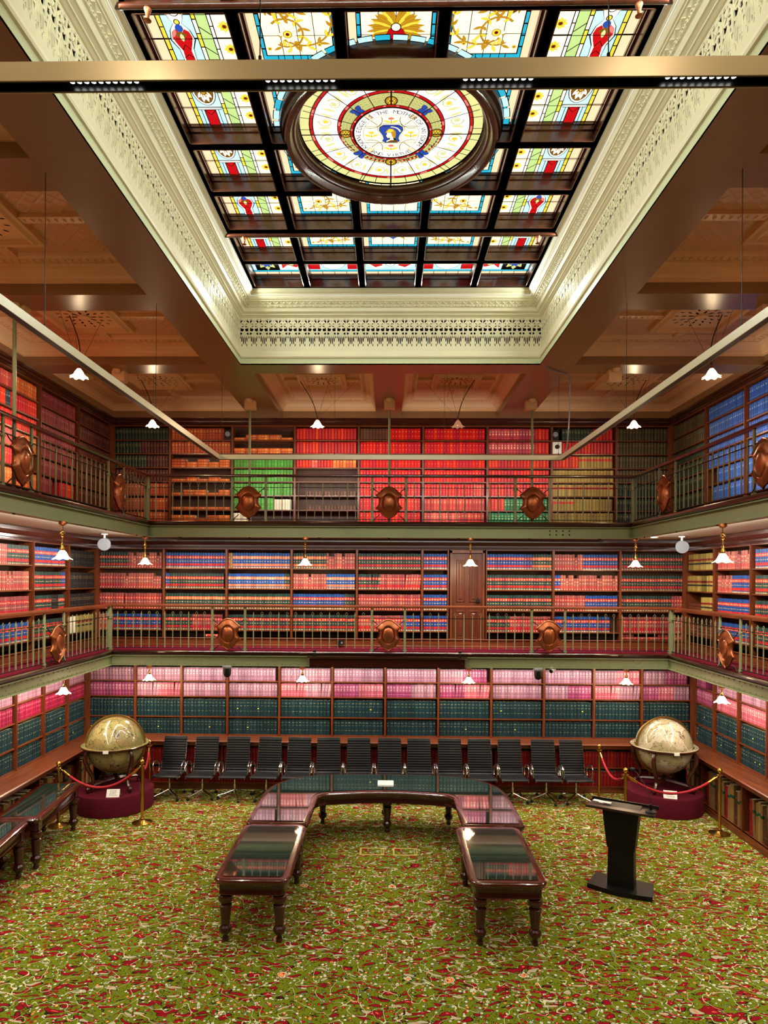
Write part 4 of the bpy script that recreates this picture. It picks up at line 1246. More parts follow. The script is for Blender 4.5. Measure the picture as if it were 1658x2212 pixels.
for x in gx[1:-1:2]: b.box(x - .015, YG - LD + .03, .1, x + .015, YG, .85)
shift(b, lbk.location).build('plinth_and_shelves', 'wood_x', lbk)
for wall, sx in (('left', -1), ('right', 1)):
    l = thing('ledge', 'sloping-lit mahogany ledge and low cabinet along the ' + wall + ' wall' if 0 else 'long moulded mahogany ledge and low cabinet along the ' + wall + ' wall', 'ledge', (sx * (XG - LD), 8, .95))
    b = MB(); ledge(b, -1.2, YG, wall); shift(b, l.location).build('moulded_top', 'wood_y', l)
    b = MB()
    b.box(sx * (XG - LD + .01), -1.2, 0, sx * (XG - LD + .04), YG, .06); b.box(sx * (XG - LD + .02), -1.2, .06, sx * (XG - LD + .06), YG, .12)
    b.box(sx * (XG - LD + .03), -1.2, .1, sx * XG, YG, .12)
    b.box(sx * (XG - .03), -1.2, 0, sx * XG, YG, .85)
    shift(b, l.location).build('plinth', 'wood_y', l)
    for y in (1, 2.6, 4.2, 5.8, 7.4, 9.0, 10.8, 12.2): 
        b = MB(); b.box(sx * (XG - LD + .04), y - .015, .12, sx * (XG - .03), y + .015, .85); shift(b, l.location).build('upright', 'wood_v', l)
    for k_, (a, c_) in enumerate(((12.22, 12.95), (10.82, 12.18), (9.02, 10.78), (7.42, 8.98))):
        for q in range(1): 
            key = 'tan_big'; n_ = 6
            fill_row(wall, XG - LD, YG, a, c_, .12, .70, [x for j in range(4) for x in ((.15, key, .86), (.06, 'crimson' if j % 2 else 'brown_big', .82), (.03, 'gap'))], wall + ' wall low cabinet, ' + ORD[k_] + ' opening from corner', t0=.08, dep=.25, leans=(k_ % 2 == 0))
for (z, H, key) in ((.485, .36, 'crimson'), (.12, .34, 'crimson')):
    for i in range(12):
        a, c_ = max(gx[i], -XG + .5), min(gx[i + 1], XG - .5)
        kk = 'teal' if i == 0 and z < .3 else key
        fill_row('back', XG, YG - LD, a + .02, c_ - .02, z, H, [(1.0, kk, .88)], ('upper' if z > .3 else 'lower') + ' shelf under the back wall ledge, ' + ORD[i] + ' bay from left', t0=.07, dep=.22)
# ---- lower gallery ----------------------------------------------
mx = [pbay(p, YM) for p in (205, 350, 487, 628.5, 770, 911, 968, 1048, 1193, 1336, 1480)]
MSH = [2.92, 3.07, 3.50, 3.917, 4.33]
MT = 4.73
mrows = [
 [[(.45, 'LG'), (.53, 'RO')], [(.37, 'LR'), (.6, 'RO')], [(.38, 'LR'), (.02, 'gap'), (.58, 'LR')], [(.22, 'LR'), (.75, 'LB')]],
 [[(1, 'LB')], [(.07, 'LB'), (.9, 'LG')], [(1, 'GO')], [(.45, 'LG'), (.5, 'LR')]],
 [[(.03, 'RO'), (.04, 'tan_small'), (.92, 'BO')], [(.9, 'BO'), (.09, 'GO')], [(1, 'GO')], [(1, 'LG')]],
 [[(.53, 'GO'), (.46, 'RO')], [(.53, 'RO'), (.46, 'BO')], [(.82, 'LB'), (.17, 'LG')], [(1, 'LG')]],
 [[(1, 'LG')], [(.34, 'LG'), (.65, 'LR')], [(1, 'LR')], [(.72, 'LR'), (.27, 'LB')]],
 [[(1, 'LB')], [(1, 'LB')], [(1, 'LB')], [(1, 'LB')]],
 None,
 [[(.7, 'LB'), (.3, 'GO')], [(1, 'LG')], [(1, 'LG')], [(.36, 'LG'), (.63, 'LR')]],
 [[(.44, 'RO'), (.55, 'LB')], [(.1, 'LB'), (.89, 'RO')], [(.48, 'LR'), (.51, 'LB')], [(.87, 'LB')]],
 [[(1, 'LG')], [(1, 'LG')], [(.78, 'LG'), (.21, 'LR')], [(1, 'LR')]]]
mz = [(4.33, .36), (3.917, .35), (3.50, .36), (3.07, .36)]
wname = {4: 'lower gallery'}
def rowfill(wall, X, Y, s0, s1, zs, rows, wh, leans=False, t0=.035):
    for r, sp in enumerate(rows):
        if sp is None: continue
        z, H = zs[r]
        sp2 = []
        for it in sp:
            if it[1] == 'tan_small': it = (it[0], 'tan')
            sp2.append(it)
        fill_row(wall, X, Y, s0 + .026, s1 - .026, z, H, [x for x in sp2], shelfname(r, len(rows)) + ', ' + wh, t0=t0, leans=leans and r == 1)
bi = 0
for i in range(10):
    if mrows[i] is None: continue
    wh = ORD[bi] + ' bookcase from left, lower gallery back'
    bookcase('back', XM, YM, mx[i], mx[i + 1], 2.90, MT, MSH[1:], .27, ('narrow ' if i == 5 else '') + 'mahogany bookcase of banded volumes, ' + ORD[bi] + ' from left on the lower gallery back wall')
    rowfill('back', XM, YM, mx[i], mx[i + 1], mz, mrows[i], wh, leans=(i == 4))
    bi += 1
# books lying flat on the base boards of the lower gallery
fill_row('back', XM, YM, mx[1] + .85, mx[2] - .1, 2.92, .14, [(1, 'stack:LR', 2)], 'base shelf, second bookcase from left, lower gallery back')
fill_row('back', XM, YM, mx[9] + .05, mx[10] - .1, 2.92, .14, [(1, 'stack:LR', 2)], 'base shelf, ninth bookcase from left, lower gallery back')
my = [13.46, 12.28, 11.04, 9.78, 8.52, 7.26]
mside = {'left': [[[(1, 'blackish')], [(1, 'blackish')], [(1, 'blackish')], [(.3, 'white'), (.65, 'tanred')]],
                  [[(.97, 'LB')], [(.85, 'LG'), (.13, 'LB')], [(.55, 'LG'), (.2, 'blackish'), (.2, 'LG')], [(.97, 'LG')]],
                  [[(.45, 'RO'), (.52, 'LG')], [(.97, 'RO')], [(.97, 'LR')], [(.97, 'LB')]],
                  [[(.97, 'LG')], [(.97, 'RO')], [(.97, 'LR')], [(.97, 'LB')]], [[(.97, 'LG')], [(.97, 'RO')], [(.97, 'LR')], [(.97, 'LB')]]],
         'right': [[[(.97, 'tanred')], [(.3, 'tanred'), (.2, 'gap'), (.5, 'tanred')], [(.5, 'tanred'), (.45, 'stack:brown', 3)], [(.9, 'stack:brown', 3)]],
                   [[(.97, 'RO')], [(.55, 'LB'), (.42, 'RO')], [(.97, 'LB')], [(.97, 'LB')]],
                   [[(.97, 'LB')], [(.97, 'LG')], [(.97, 'LG')], [(.97, 'LG')]],
                   [[(.97, 'LB')], [(.97, 'LG')], [(.97, 'LG')], [(.97, 'LG')]], [[(.97, 'LB')], [(.97, 'LG')], [(.97, 'LG')], [(.97, 'LG')]]]}
for wall in ('left', 'right'):
    for i in range(5):
        wh = ORD[i] + ' bookcase from corner, lower gallery ' + wall
        bookcase(wall, XM, YM, my[i + 1], my[i], 2.90, MT, MSH[1:], .27, 'mahogany bookcase, ' + ORD[i] + ' from the far corner on the lower gallery ' + wall + ' wall')
        rowfill(wall, XM, YM, my[i + 1], my[i], mz, mside[wall][i], wh)
# ---- upper gallery ----------------------------------------------
ux = [pbay(p, YU) for p in (232, 362, 498, 634, 772.5, 911.5, 1050, 1188, 1326, 1467)]
US = [5.26, 5.55, 5.85, 6.14, 6.43, 6.72, 7.00]; UT = 7.30
uz = [(z, .285) for z in US[::-1]]
F = .985
urows = [
 [[(F, 'dgreen')], [(.5, 'dgreen'), (.48, 'dmaroon')], [(.6, 'dgreen'), (.38, 'dmaroon')], [(F, 'dmaroon')], [(F, 'rust')], [(F, 'rust')], [(F, 'rust')]],
 [[(.88, 'rust')], [(F, 'rust')], [(.25, 'stack:rust', 3), (.73, 'stack:orange', 3)], [(.25, 'stack:orange', 1), (.73, 'stack:orange', 2)], [(F, 'stack:orange', 2)], [(F, 'stack:orange', 1)], [(F, 'stack:orange', 3)]],
 [[(F, 'stack:orange', 2)], [(F, 'stack:orange', 2)], [(F, 'lime')], [(F, 'lime')], [(F, 'lime')], [(.66, 'lime'), (.3, 'white', .78)], [(.27, 'white', .78)]],
 [[(F, 'redg')], [(F, 'redg')], [(.25, 'redg'), (.10, 'pinkred', .7), (.25, 'redg', .8), (.38, 'orange', .62)], None, [(.15, 'gap'), (.83, 'taupe', .32)], [(.15, 'gap'), (.83, 'taupe', .32)], None],
 [[(.46, 'taupe'), (.52, 'red')], [(F, 'red')], [(F, 'red')], [(F, 'red')], [(F, 'red')], [(F, 'red')], [(F, 'red')]],
 [[(F, 'red')], [(F, 'red')], [(F, 'red')], [(F, 'red')], [(.8, 'red'), (.18, 'salmon')], [(F, 'salmon')], [(.6, 'pinkred'), (.38, 'salmon')]],
 [[(.75, 'dusty'), (.23, 'redg')], [(.75, 'dusty'), (.23, 'redg')], [(F, 'redg')], [(F, 'redg')], [(F, 'redg')], [(.26, 'redg'), (.7, 'green')], [(F, 'green')]],
 [[(.15, 'gap'), (.5, 'dgreen'), (.32, 'redg')], [(.15, 'gap'), (.83, 'redg')], [(.42, 'redg'), (.55, 'tanr')], [(F, 'tan')], [(F, 'tanr')], [(.35, 'tanr'), (.62, 'tan')], [(F, 'tan')]],
 [[(F, 'olive')], [(F, 'olive')], [(F, 'olive')], [(F, 'olive')], [(F, 'dgreen')], [(F, 'dgreen')], [(F, 'dgreen')]]]
for i in range(9):
    wh = ORD[i] + ' bookcase from left, upper gallery back'
    bookcase('back', XU, YU, ux[i], ux[i + 1], 5.20, UT, US, .27, 'mahogany bookcase, ' + ORD[i] + ' from left on the upper gallery back wall')
    rowfill('back', XU, YU, ux[i], ux[i + 1], uz, urows[i], wh)
uy = [13.76, 12.25, 10.90, 9.55, 8.2]
uside = {'left': [[[(F, 'dmaroon')]] * 7,
                  [[(F, 'maroon')], [(F, 'maroon')], [(F, 'maroon')], [(F, 'maroon')], [(F, 'maroon')], [(.35, 'maroon'), (.2, 'gap'), (.4, 'hotred')], [(F, 'maroon')]],
                  [[(.5, 'pinkred'), (.48, 'orange')], [(.3, 'hotred'), (.1, 'dteal'), (.58, 'hotred')], [(F, 'hotred')], [(.6, 'pinkred'), (.38, 'orange')], [(.6, 'hotred'), (.3, 'gap')], [(F, 'orange')], [(F, 'hotred')]],
                  [[(F, 'pinkred')], [(F, 'hotred')], [(F, 'hotred')], [(F, 'pinkred')], [(F, 'hotred')], [(F, 'orange')], [(F, 'hotred')]]],
         'right': [[[(F, 'olive')], [(F, 'olive')], [(F, 'dgreen')], [(F, 'dgreen')], [(F, 'dgreen')], [(F, 'dgreen')], [(F, 'dgreen')]],
                   [[(F, 'blue')], [(F, 'blue')], [(F, 'blue')], [(F, 'blue')], [(.75, 'blue')], [(.9, 'blue')], [(.4, 'gap'), (.2, 'taupe')]],
                   [[(F, 'blue')], [(F, 'blue')], [(F, 'blue')], [(F, 'blue')], [(F, 'blue')], [(F, 'blue')], [(.9, 'blue')]],
                   [[(F, 'blue')]] * 7]}
for wall in ('left', 'right'):
    for i in range(4):
        wh = ORD[i] + ' bookcase from corner, upper gallery ' + wall
        bookcase(wall, XU, YU, uy[i + 1], uy[i], 5.20, UT, US, .27, 'mahogany bookcase, ' + ORD[i] + ' from the far corner on the upper gallery ' + wall + ' wall')
        rowfill(wall, XU, YU, uy[i + 1], uy[i], uz, uside[wall][i], wh)

# ---- choose the books that show largest ------------------------------
def covered(B):
    return (B['name'] == 'ledger' and B['wall'] == 'back' and -4.4 < B['s'] < 3.75)
for B in BOOKS:
    a = P(B['wall'], B['s'], 0, B['z'], B['X'], B['Y'])
    e = P(B['wall'], B['s'] + (B['h'] if B['flat'] else B['w']), 0, B['z'] + (B['w'] if B['flat'] else B['h']), B['X'], B['Y'])
    pa, pe = project(a), project(e)
    inside = -20 < pa[0] < 1678 and -20 < pe[0] < 1678
    B['area'] = abs((pa[0] - pe[0]) * (pa[1] - pe[1])) if inside and not covered(B) else 0
    B['inside'] = inside
def make_mesh(name, books, local=None):
    vs = []; fs = []; ms = []; uv = []; tint = []; keys = []
    for B in books:
        v, f, m_, u = book_shape(B)
        o = len(vs)
        if B['key'] not in keys: keys.append(B['key'])
        vs += v; fs += [tuple(i + o for i in x) for x in f]; uv += u
        ms += [0 if x else 1 + keys.index(B['key']) for x in m_]; tint += [B['tint']] * len(v)
    ms = [x for x in ms]
    if local: vs = [(x - local[0], y - local[1], z - local[2]) for x, y, z in vs]
    me = bpy.data.meshes.new(name); me.from_pydata(vs, [], fs)
    me.materials.append(M['pages'])
    for k in keys: me.materials.append(M['bk_' + k])
    me.polygons.foreach_set('material_index', ms)
    l = me.uv_layers.new(name='UVMap'); l.data.foreach_set('uv', [c for p in uv for c in p])
    at = me.attributes.new('tint', 'FLOAT', 'POINT'); at.data.foreach_set('value', tint)
    me.update()
    o = bpy.data.objects.new(name, me); COL.objects.link(o)
    if local: o.location = local
    return o
kinds = {}
for B in BOOKS: kinds.setdefault(B['name'], []).append(B)
STUFFL = {'register_volume': 'rows of dark teal cloth volumes on the ground floor bookshelves', 'journal_volume': 'rows of mauve, rose and plum volumes on the ground floor bookshelves',
          'ledger': 'rows of dark crimson and tan ledgers under the ledges', 'law_report': 'rows of banded blue, green and brick volumes on the lower gallery shelves',
          'leather_book': 'rows of coloured gilt volumes on the upper gallery bookshelves'}
for nm, L in kinds.items():
    L.sort(key=lambda B: -B['area'])
    ind = [B for B in L[:300] if B['area'] > 0]
    rest = [B for B in L if B not in ind and B['area'] >= 0 and (B['inside'] or True)]
    for B in ind:
        c = P(B['wall'], B['s'] + (B['h'] if B['flat'] else B['w']) / 2, B['t'], B['z'], B['X'], B['Y'])
        tag(make_mesh(nm, [B], c), B['label'], 'book', B['group'])
    if rest:
        tag(make_mesh(nm + 's', rest), STUFFL[nm], 'books', kind='stuff')
print('books', {k: len(v) for k, v in kinds.items()})

# ---- cornices, plinths, corner posts ---------------------------------
def frieze_sweep(name, X, Y, prof, mat_, label):
    b = MB(); b.rectsweep(-X, X, -1.2, Y, prof)
    struct(b.build(name, mat_), label, 'trim')
frieze_sweep('trim_cornice_upper', XU, YU, [(-.3, 7.30), (.0, 7.30), (.0, 7.315), (.012, 7.32), (.012, 7.345), (.03, 7.36), (.035, 7.385), (.06, 7.40), (.06, 7.44), (-.3, 7.44)], 'wood_dark', 'dark mahogany cornice over the upper gallery shelves')
frieze_sweep('trim_cornice_lower_gallery', XM, YM, [(-.3, 4.725), (.012, 4.725), (.012, 4.75), (.03, 4.76), (.03, 4.80), (.05, 4.82), (.065, 4.86), (.07, 4.87), (.07, 4.93), (-.3, 4.96)], 'wood_dark', 'moulded mahogany cornice over the lower gallery shelves')
frieze_sweep('trim_cornice_ground', XG, YG, [(-.35, 2.37), (.008, 2.37), (.008, 2.40), (.03, 2.42), (.03, 2.50), (-.35, 2.51)], 'wood_dark', 'mahogany rail over the ground floor shelves')
frieze_sweep('trim_plinth_lower_gallery', XM, YM, [(-.3, 2.92), (.025, 2.92), (.03, 2.905), (.02, 2.89), (.01, 2.885), (.01, 2.78), (.02, 2.77), (.02, 2.74)], 'wood_x', 'mahogany plinth board at the foot of the lower gallery shelves')
frieze_sweep('trim_plinth_upper_gallery', XU, YU, [(-.3, 5.26), (.0, 5.26), (.005, 5.25), (.005, 5.19)], 'wood_x', 'mahogany plinth board at the foot of the upper gallery shelves')
b = MB()
for sx in (-1, 1):
    b.box(sx * XG, YG - .05, .95, sx * (XG - .05), YG + .0, 2.37)
    b.box(sx * XM, YM - .04, 2.92, sx * (XM - .04), YM, 4.73)
    b.box(sx * XU, YU - .04, 5.26, sx * (XU - .04), YU, 7.30)
    # plain panelling towards the photographer's end
    b.box(sx * XG, -1.2, .95, sx * (XG + .02), 8.19, 2.37); b.box(sx * XM, -1.2, 2.9, sx * (XM + .02), 7.26, 4.73); b.box(sx * XU, -1.2, 5.2, sx * (XU + .02), 8.2, 7.30)
struct(b.build('trim_corner_posts', 'wood_v'), 'mahogany corner posts and side panelling', 'trim')
# ================================================================== door on the lower gallery
dx0, dx1 = mx[6] + .03, mx[7] - .02
dr = thing('door_1', 'dark mahogany panelled door between bookshelves on the lower gallery', 'door', ((dx0 + dx1) / 2, YM + .08, ZF1), kind='structure')
b = MB(); w = (dx1 - dx0) / 2; H = 1.92
b.box(-w + .04, 0, 0, w - .04, .04, H)
for (z0, z1) in ((.18, .75), (.92, 1.78)):
    for sg in (-1, 1):
        xa, xb = sorted((sg * .045, sg * (w - .13)))
        for q, rr in enumerate(((0, .0), (.03, .012))):
            pass
        ring = [[(xa + d_, -.001 - y_, z0 + d_), (xb - d_, -.001 - y_, z0 + d_), (xb - d_, -.001 - y_, z1 - d_), (xa + d_, -.001 - y_, z1 - d_)] for d_, y_ in ((0, 0), (.01, .014), (.025, .014), (.03, .0), (.05, -.0), (.07, .012))]
        b.loops(ring, 0, True, (False, True))
b.build('door_leaf', 'wood_door', dr)
b = MB()
for sg in (-1, 1): b.box(sg * (w - .04), -.06, 0, sg * w, .05, H + .05)
b.box(-w, -.06, H, w, .05, H + .07); b.box(-w, -.0, H + .07, w, .05, 1.99)
b.build('door_frame', 'wood_v', dr)
b = MB(); b.box(w - .17, -.05, .92, w - .09, 0, .98); b.cyl((w - .13, -.04, 1.0), (w - .13, -.0, 1.0), .014); b.build('door_lock', 'black_iron', dr)

# ================================================================== railings
def pt_post(mb, x, z0, z1, w=.022):
    mb.box(x - w, -.012, z0, x + w, .012, z1)
    for zc, r in ((z0 + .03, .04), (z1 - .23, .038)):
        for k in range(2):
            s_ = -1 if k else 1
            mb.add([(x, -.018, zc - r), (x + s_ * r, -.018, zc), (x, -.018, zc + r), (x, .018, zc - r), (x + s_ * r, .018, zc), (x, .018, zc + r)], [(0, 1, 2), (3, 5, 4), (0, 3, 4, 1), (1, 4, 5, 2)])
        mb.ball((x + w + .01, 0, zc), .016, 6, 4); mb.ball((x - w - .01, 0, zc), .016, 6, 4)
def railing(lev, wall, X, Y, s0, s1, zf, zh, shields, step, label, corner):
    """s runs along the railing; local x = s, local y = outwards"""
    if wall == 'back': base, rz = (0, Y + .035, zf), 0.0
    elif wall == 'left': base, rz = (-X - .035, 0, zf), pi / 2
    else: base, rz = (X + .035, 0, zf), pi / 2
    t = thing('railing', label, 'railing', base, rz)
    Hh = zh - zf
    b = MB()
    e0, e1 = (s0, s1)
    prof = [(-.035, Hh - .055), (-.04, Hh - .035), (-.035, Hh - .01), (-.015, Hh), (.015, Hh), (.035, Hh - .01), (.04, Hh - .035), (.035, Hh - .055)]
    def mit(y, which):
        # mitre at the corners with the side railings
        if wall == 'back': return (s0 + y, s1 - y)[which]
        return (s0, s1 + (y if wall == 'right' else -y))[which] if True else 0
    if wall == 'back': rings = [[(s0 - y, y, z) for y, z in prof], [(s1 + y, y, z) for y, z in prof]]
    elif wall == 'left': rings = [[(s0, y, z) for y, z in prof], [(s1 + y, y, z) for y, z in prof]]
    else: rings = [[(s0, y, z) for y, z in prof], [(s1 - y, y, z) for y, z in prof]]
    b.loops(rings, 0, True, (True, True))
    b.build('handrail', 'wood_dark' if lev == 'upper' else wwood('back' if wall == 'back' else 'back'), t, SM)
    ztb = Hh - .245
    b = MB(); b.box(s0, -.008, ztb - .006, s1, .008, ztb + .006); b.build('top_bar', 'black_iron', t)
    b = MB(); b.box(s0, -.01, .035, s1, .01, .047); b.build('bottom_bar', 'black_iron', t)
    posts = []
    for s in shields: posts += [s - .315, s + .315]
    stops = sorted([s0] + posts + [s1])
    if corner:
        for s in ((s0, s1) if wall == 'back' else (s1,)):
            if wall == 'back':
                b = MB(); b.box(s - .035, -.035, -.03, s + .035, .035, Hh - .055); b.box(s - .05, -.05, ztb - .03, s + .05, .05, ztb + .03); b.box(s - .05, -.05, -.0, s + .05, .05, .06); b.build('corner_post', 'sage', t)
    for s in posts:
        b = MB(); pt_post(b, s, -.01, Hh - .05); b.build('post', 'sage', t)
    for a, c_ in zip(stops, stops[1:]):
        if any(abs((a + c_) / 2 - s) < .05 for s in shields): continue
        n = max(1, round((c_ - a) / step)) - 1
        for i in range(n):
            s = a + (c_ - a) * (i + 1) / (n + 1)
            b = MB()
            if i % 3 == 0:
                b.box(s - .009, -.009, .04, s + .009, .009, Hh - .20)
                b.add([(s - .012, -.012, Hh - .20), (s + .012, -.012, Hh - .20), (s + .012, .012, Hh - .20), (s - .012, .012, Hh - .20), (s, 0, Hh - .13)], [(0, 1, 4), (1, 2, 4), (2, 3, 4), (3, 0, 4), (3, 2, 1, 0)])
            else:
                b.box(s - .006, -.006, .04, s + .006, .006, Hh - .205)
                c2 = Hh - .17
                b.tube([(s, 0, c2 - .033), (s + .024, 0, c2), (s, 0, c2 + .033), (s - .024, 0, c2)], .005, 4, 0, True)
            b.build('baluster', 'sage', t)
    return t
SH_M = [-3.06, 0.0, 3.04]; SH_U = [-2.62, .0, 2.66]
railing('lower', 'back', XR1, YR1, -XR1 - .035, XR1 + .035, ZF1, ZH1, SH_M, .158, 'lower gallery railing along the back with sage green balusters', True)
railing('lower', 'left', XR1, YR1, 5.0, YR1 + .035, ZF1, ZH1, [7.6, 10.6], .158, 'lower gallery railing on the left side with sage green balusters', False)
railing('lower', 'right', XR1, YR1, 5.0, YR1 + .035, ZF1, ZH1, [7.6, 10.55], .158, 'lower gallery railing on the right side with sage green balusters', False)
railing('upper', 'back', XR2, YR2, -XR2 - .035, XR2 + .035, ZF2, ZH2, SH_U, .155, 'upper gallery railing along the back with dark handrail', True)
railing('upper', 'left', XR2, YR2, 5.0, YR2 + .035, ZF2, ZH2, [8.05, 11.0], .155, 'upper gallery railing on the left side with dark handrail', False)
railing('upper', 'right', XR2, YR2, 5.0, YR2 + .035, ZF2, ZH2, [8.05, 10.95], .155, 'upper gallery railing on the right side with dark handrail', False)

# copper shields -----------------------------------------------------
half = [(0, 190), (48, 202), (92, 232), (118, 262), (138, 272), (157, 290), (150, 306), (130, 318), (117, 345), (114, 378), (124, 408), (146, 432), (160, 447), (140, 458), (116, 482), (100, 490), (92, 512), (58, 546), (22, 560), (0, 580)]
out = [((x) / 390 * .62, (385 - y) / 390 * .62) for x, y in half]
outline = out + [(-x, z) for x, z in out[-2:0:-1]]
def shield_mesh():
    b = MB()
    N = len(outline)
    ang = [math.atan2(z - 0, x) for x, z in outline]
    ov = [(.125 * cos(a), .165 * sin(a)) for a in ang]
    def ring(t, y, sc=1.0):
        return [((o_[0] * (1 - t) + v_[0] * t) * sc, y, (o_[1] * (1 - t) + v_[1] * t) * sc) for o_, v_ in zip(outline, ov)]
    rings = [ring(0, .012, .97), ring(0, 0), ring(0, -.018), ring(.08, -.026), ring(.2, -.012), ring(.45, -.028), ring(.75, -.048), ring(.9, -.052), ring(1, -.036), ring(1, -.03, .93), ring(1, -.045, .86), ring(1, -.062, .6), ring(1, -.068, .3), ring(1, -.069, .02)]
    b.loops(rings, 0, True, (True, True))
    return b
sm0 = None
def shield(loc, rz, label):
    global sm0
    t = thing('shield', label, 'shield', loc, rz, 'copper shields on the gallery railings')
    if sm0 is None:
        o = shield_mesh().build('cartouche', 'copper', t, radians(60)); sm0 = o.data
    else:
        o = bpy.data.objects.new('cartouche', sm0); COL.objects.link(o); o.parent = t
    for sx in (-1, 1):
        for sz in (-1, 1):
            b = MB(); b.tube([(sx * .18, .0, sz * .20 - .02), (sx * .24, .02, sz * .25 - .02), (sx * .30, .02, sz * .30 - .02)], .008, 5)
            b.build('bracket', 'black_iron', t)
lw = ['left', 'middle', 'right']
for s, w_ in zip(SH_M, lw): shield((s, YR1 - .02, 3.055), 0, w_ + ' copper cartouche shield on the lower gallery back railing')
for s, w_ in zip(SH_U, lw): shield((s, YR2 - .02, 5.535), 0, w_ + ' copper cartouche shield on the upper gallery back railing')
shield((-XR1 + .02, 10.6, 3.055), pi / 2, 'copper cartouche shield on the lower gallery left railing')
shield((XR1 - .02, 10.55, 3.055), -pi / 2, 'copper cartouche shield on the lower gallery right railing')
shield((-XR2 + .02, 11.0, 5.535), pi / 2, 'copper cartouche shield on the upper gallery left railing, farther from the camera')
shield((-XR2 + .02, 8.05, 5.535), pi / 2, 'copper cartouche shield on the upper gallery left railing, nearer the camera')
shield((XR2 - .02, 10.95, 5.535), -pi / 2, 'copper cartouche shield on the upper gallery right railing, farther from the camera')
shield((XR2 - .02, 8.05, 5.535), -pi / 2, 'copper cartouche shield on the upper gallery right railing, nearer the camera')

# iron hanger rods ----------------------------------------------------
for x, y, lb in ((SH_U[0], YR2 + .08, 'left green iron hanger rod behind the upper gallery back railing'), (0, YR2 + .08, 'middle green iron hanger rod behind the upper gallery back railing'), (SH_U[2], YR2 + .08, 'right green iron hanger rod behind the upper gallery back railing'),
                 (-XR2 - .08, 8.05, 'green iron hanger rod on the upper gallery left side'), (XR2 + .08, 8.05, 'green iron hanger rod on the upper gallery right side')):
    b = MB(); b.cyl((0, 0, 0), (0, 0, CZ - ZF2), .023, 12); b.lathe([(.05, 0), (.05, .02), (.03, .04)], (0, 0, CZ - ZF2 - .05), 12)
    tag(b.build('hanger_rod', 'sage', None, SM, (x, y, ZF2)), lb, 'rod')

# ================================================================== lamps
def bell(mb, s=1.0, n=24, mi=0):
    prof_ = [(.022, 0), (.03, -.012), (.045, -.03), (.058, -.052), (.068, -.075), (.083, -.095), (.108, -.112), (.118, -.118)]
    rings = []
    for i, (r, z) in enumerate(prof_):
        wv = .012 * (i / 7) ** 3
        rings.append([((r + wv * cos(8 * 2 * pi * k / n * 1.0)) * s * cos(2 * pi * k / n), (r + wv * cos(8 * 2 * pi * k / n)) * s * sin(2 * pi * k / n), (z - .6 * wv * cos(8 * 2 * pi * k / n)) * s) for k in range(n)])
    mb.loops(rings, mi)
def pend(loc, lit, label, group, kind, strength=1.0, anchor=None):
    """loc = top of the shade"""
    t = thing('pendant_lamp', label, 'lamp', loc, 0, group)
    b = MB(); bell(b, 1.0 if kind != 'brass' else 1.08, 48); b.build('lamp_shade', 'lamp_on' if lit else 'lamp_dim', t, radians(80))
    b = MB(); b.ball((0, 0, -.065), .03, 10, 8); b.build('bulb', 'lamp_on', t, SM)
    if kind == 'cord':
        ax, ay, az = anchor
        b = MB(); pts = []
        for i in range(13):
            q = i / 12
            x = ax * (1 - q) ; y = ay * (1 - q); z = az * (1 - q) + .02 * q
            sag = .07 * sin(pi * q) * (1 if ax > 0 else -1)
            pts.append((x - sag, y, z - .03 * sin(pi * q)))
        b.tube(pts, .007, 5); b.build('cord', 'black_iron', t, SM)
        b = MB(); b.lathe([(.024, -.005), (.024, .02), (.012, .045), (.006, .05)], (0, 0, 0), 12); b.build('lamp_holder', 'copper', t, SM)
        b = MB()
        for (wx, wy) in ((-ax * 2.0, .1), (-ax * .9, -.5), (ax * .5, -.5)):
            b.cyl((0, 0, .03), (wx, wy, az - .02), .0022, 4)
        b.build('stay_wires', 'black_iron', t)
    else:
        L = anchor
        b = MB()
        b.lathe([(.05, L), (.055, L - .03), (.03, L - .05), (.012, L - .06)], (0, 0, 0), 14); b.build('ceiling_rose', 'copper', t, SM)
        b = MB()
        if kind == 'brass':
            b.lathe([(.010, L - .05), (.010, L * .72), (.022, L * .70), (.012, L * .66), (.016, L * .62), (.034, L * .585), (.034, L * .56), (.016, L * .53), (.010, L * .50), (.022, L * .47), (.010, L * .44), (.010, .09), (.02, .08), (.02, .05), (.032, .02), (.03, -.01)], (0, 0, 0), 14)
        else:
            b.lathe([(.007, L - .05), (.007, .05), (.014, .045), (.02, .02), (.03, .012), (.03, -.01)], (0, 0, 0), 12)
        b.build('stem', 'brass', t, SM)
    if lit: point('lamp_light', (loc[0], loc[1], loc[2] - .13), P_PEND * strength, WARM, .05)
UL = 'glass bell pendant lamps hanging from the ceiling coffers'
zl = 7.03
for x, y, lit, lb, an in ((-1.32, 12.2, True, 'lit bell lamp below the back coffer left of centre', (-.34, 0, .74)), (1.25, 12.2, False, 'dim coppery bell lamp below the back coffer right of centre', (.30, 0, .74)),
                      (-4.36, 12.2, True, 'lit bell lamp below the far left corner coffer', (-.22, 0, .74)), (4.44, 12.2, True, 'lit bell lamp below the far right corner coffer', (.22, 0, .74)),
                      (-4.32, 9.2, True, 'lit bell lamp below the left side coffer, nearer the camera', (-.14, 0, .74)), (4.40, 9.2, True, 'lit bell lamp below the right side coffer, nearer the camera', (.14, 0, .74))):
    pend((x, y, zl), lit, lb, UL, 'cord', 1.0, an)
for sx, w_ in ((-1, 'left'), (1, 'right')):
    for y, q_ in ((6.72, 'third'), (4.19, 'fourth')): pend((sx * 4.36, y, zl), True, 'lit bell lamp below the ' + q_ + ' coffer from the far end, ' + w_ + ' side', UL, 'cord', 1.0, (sx * .14, 0, .74))
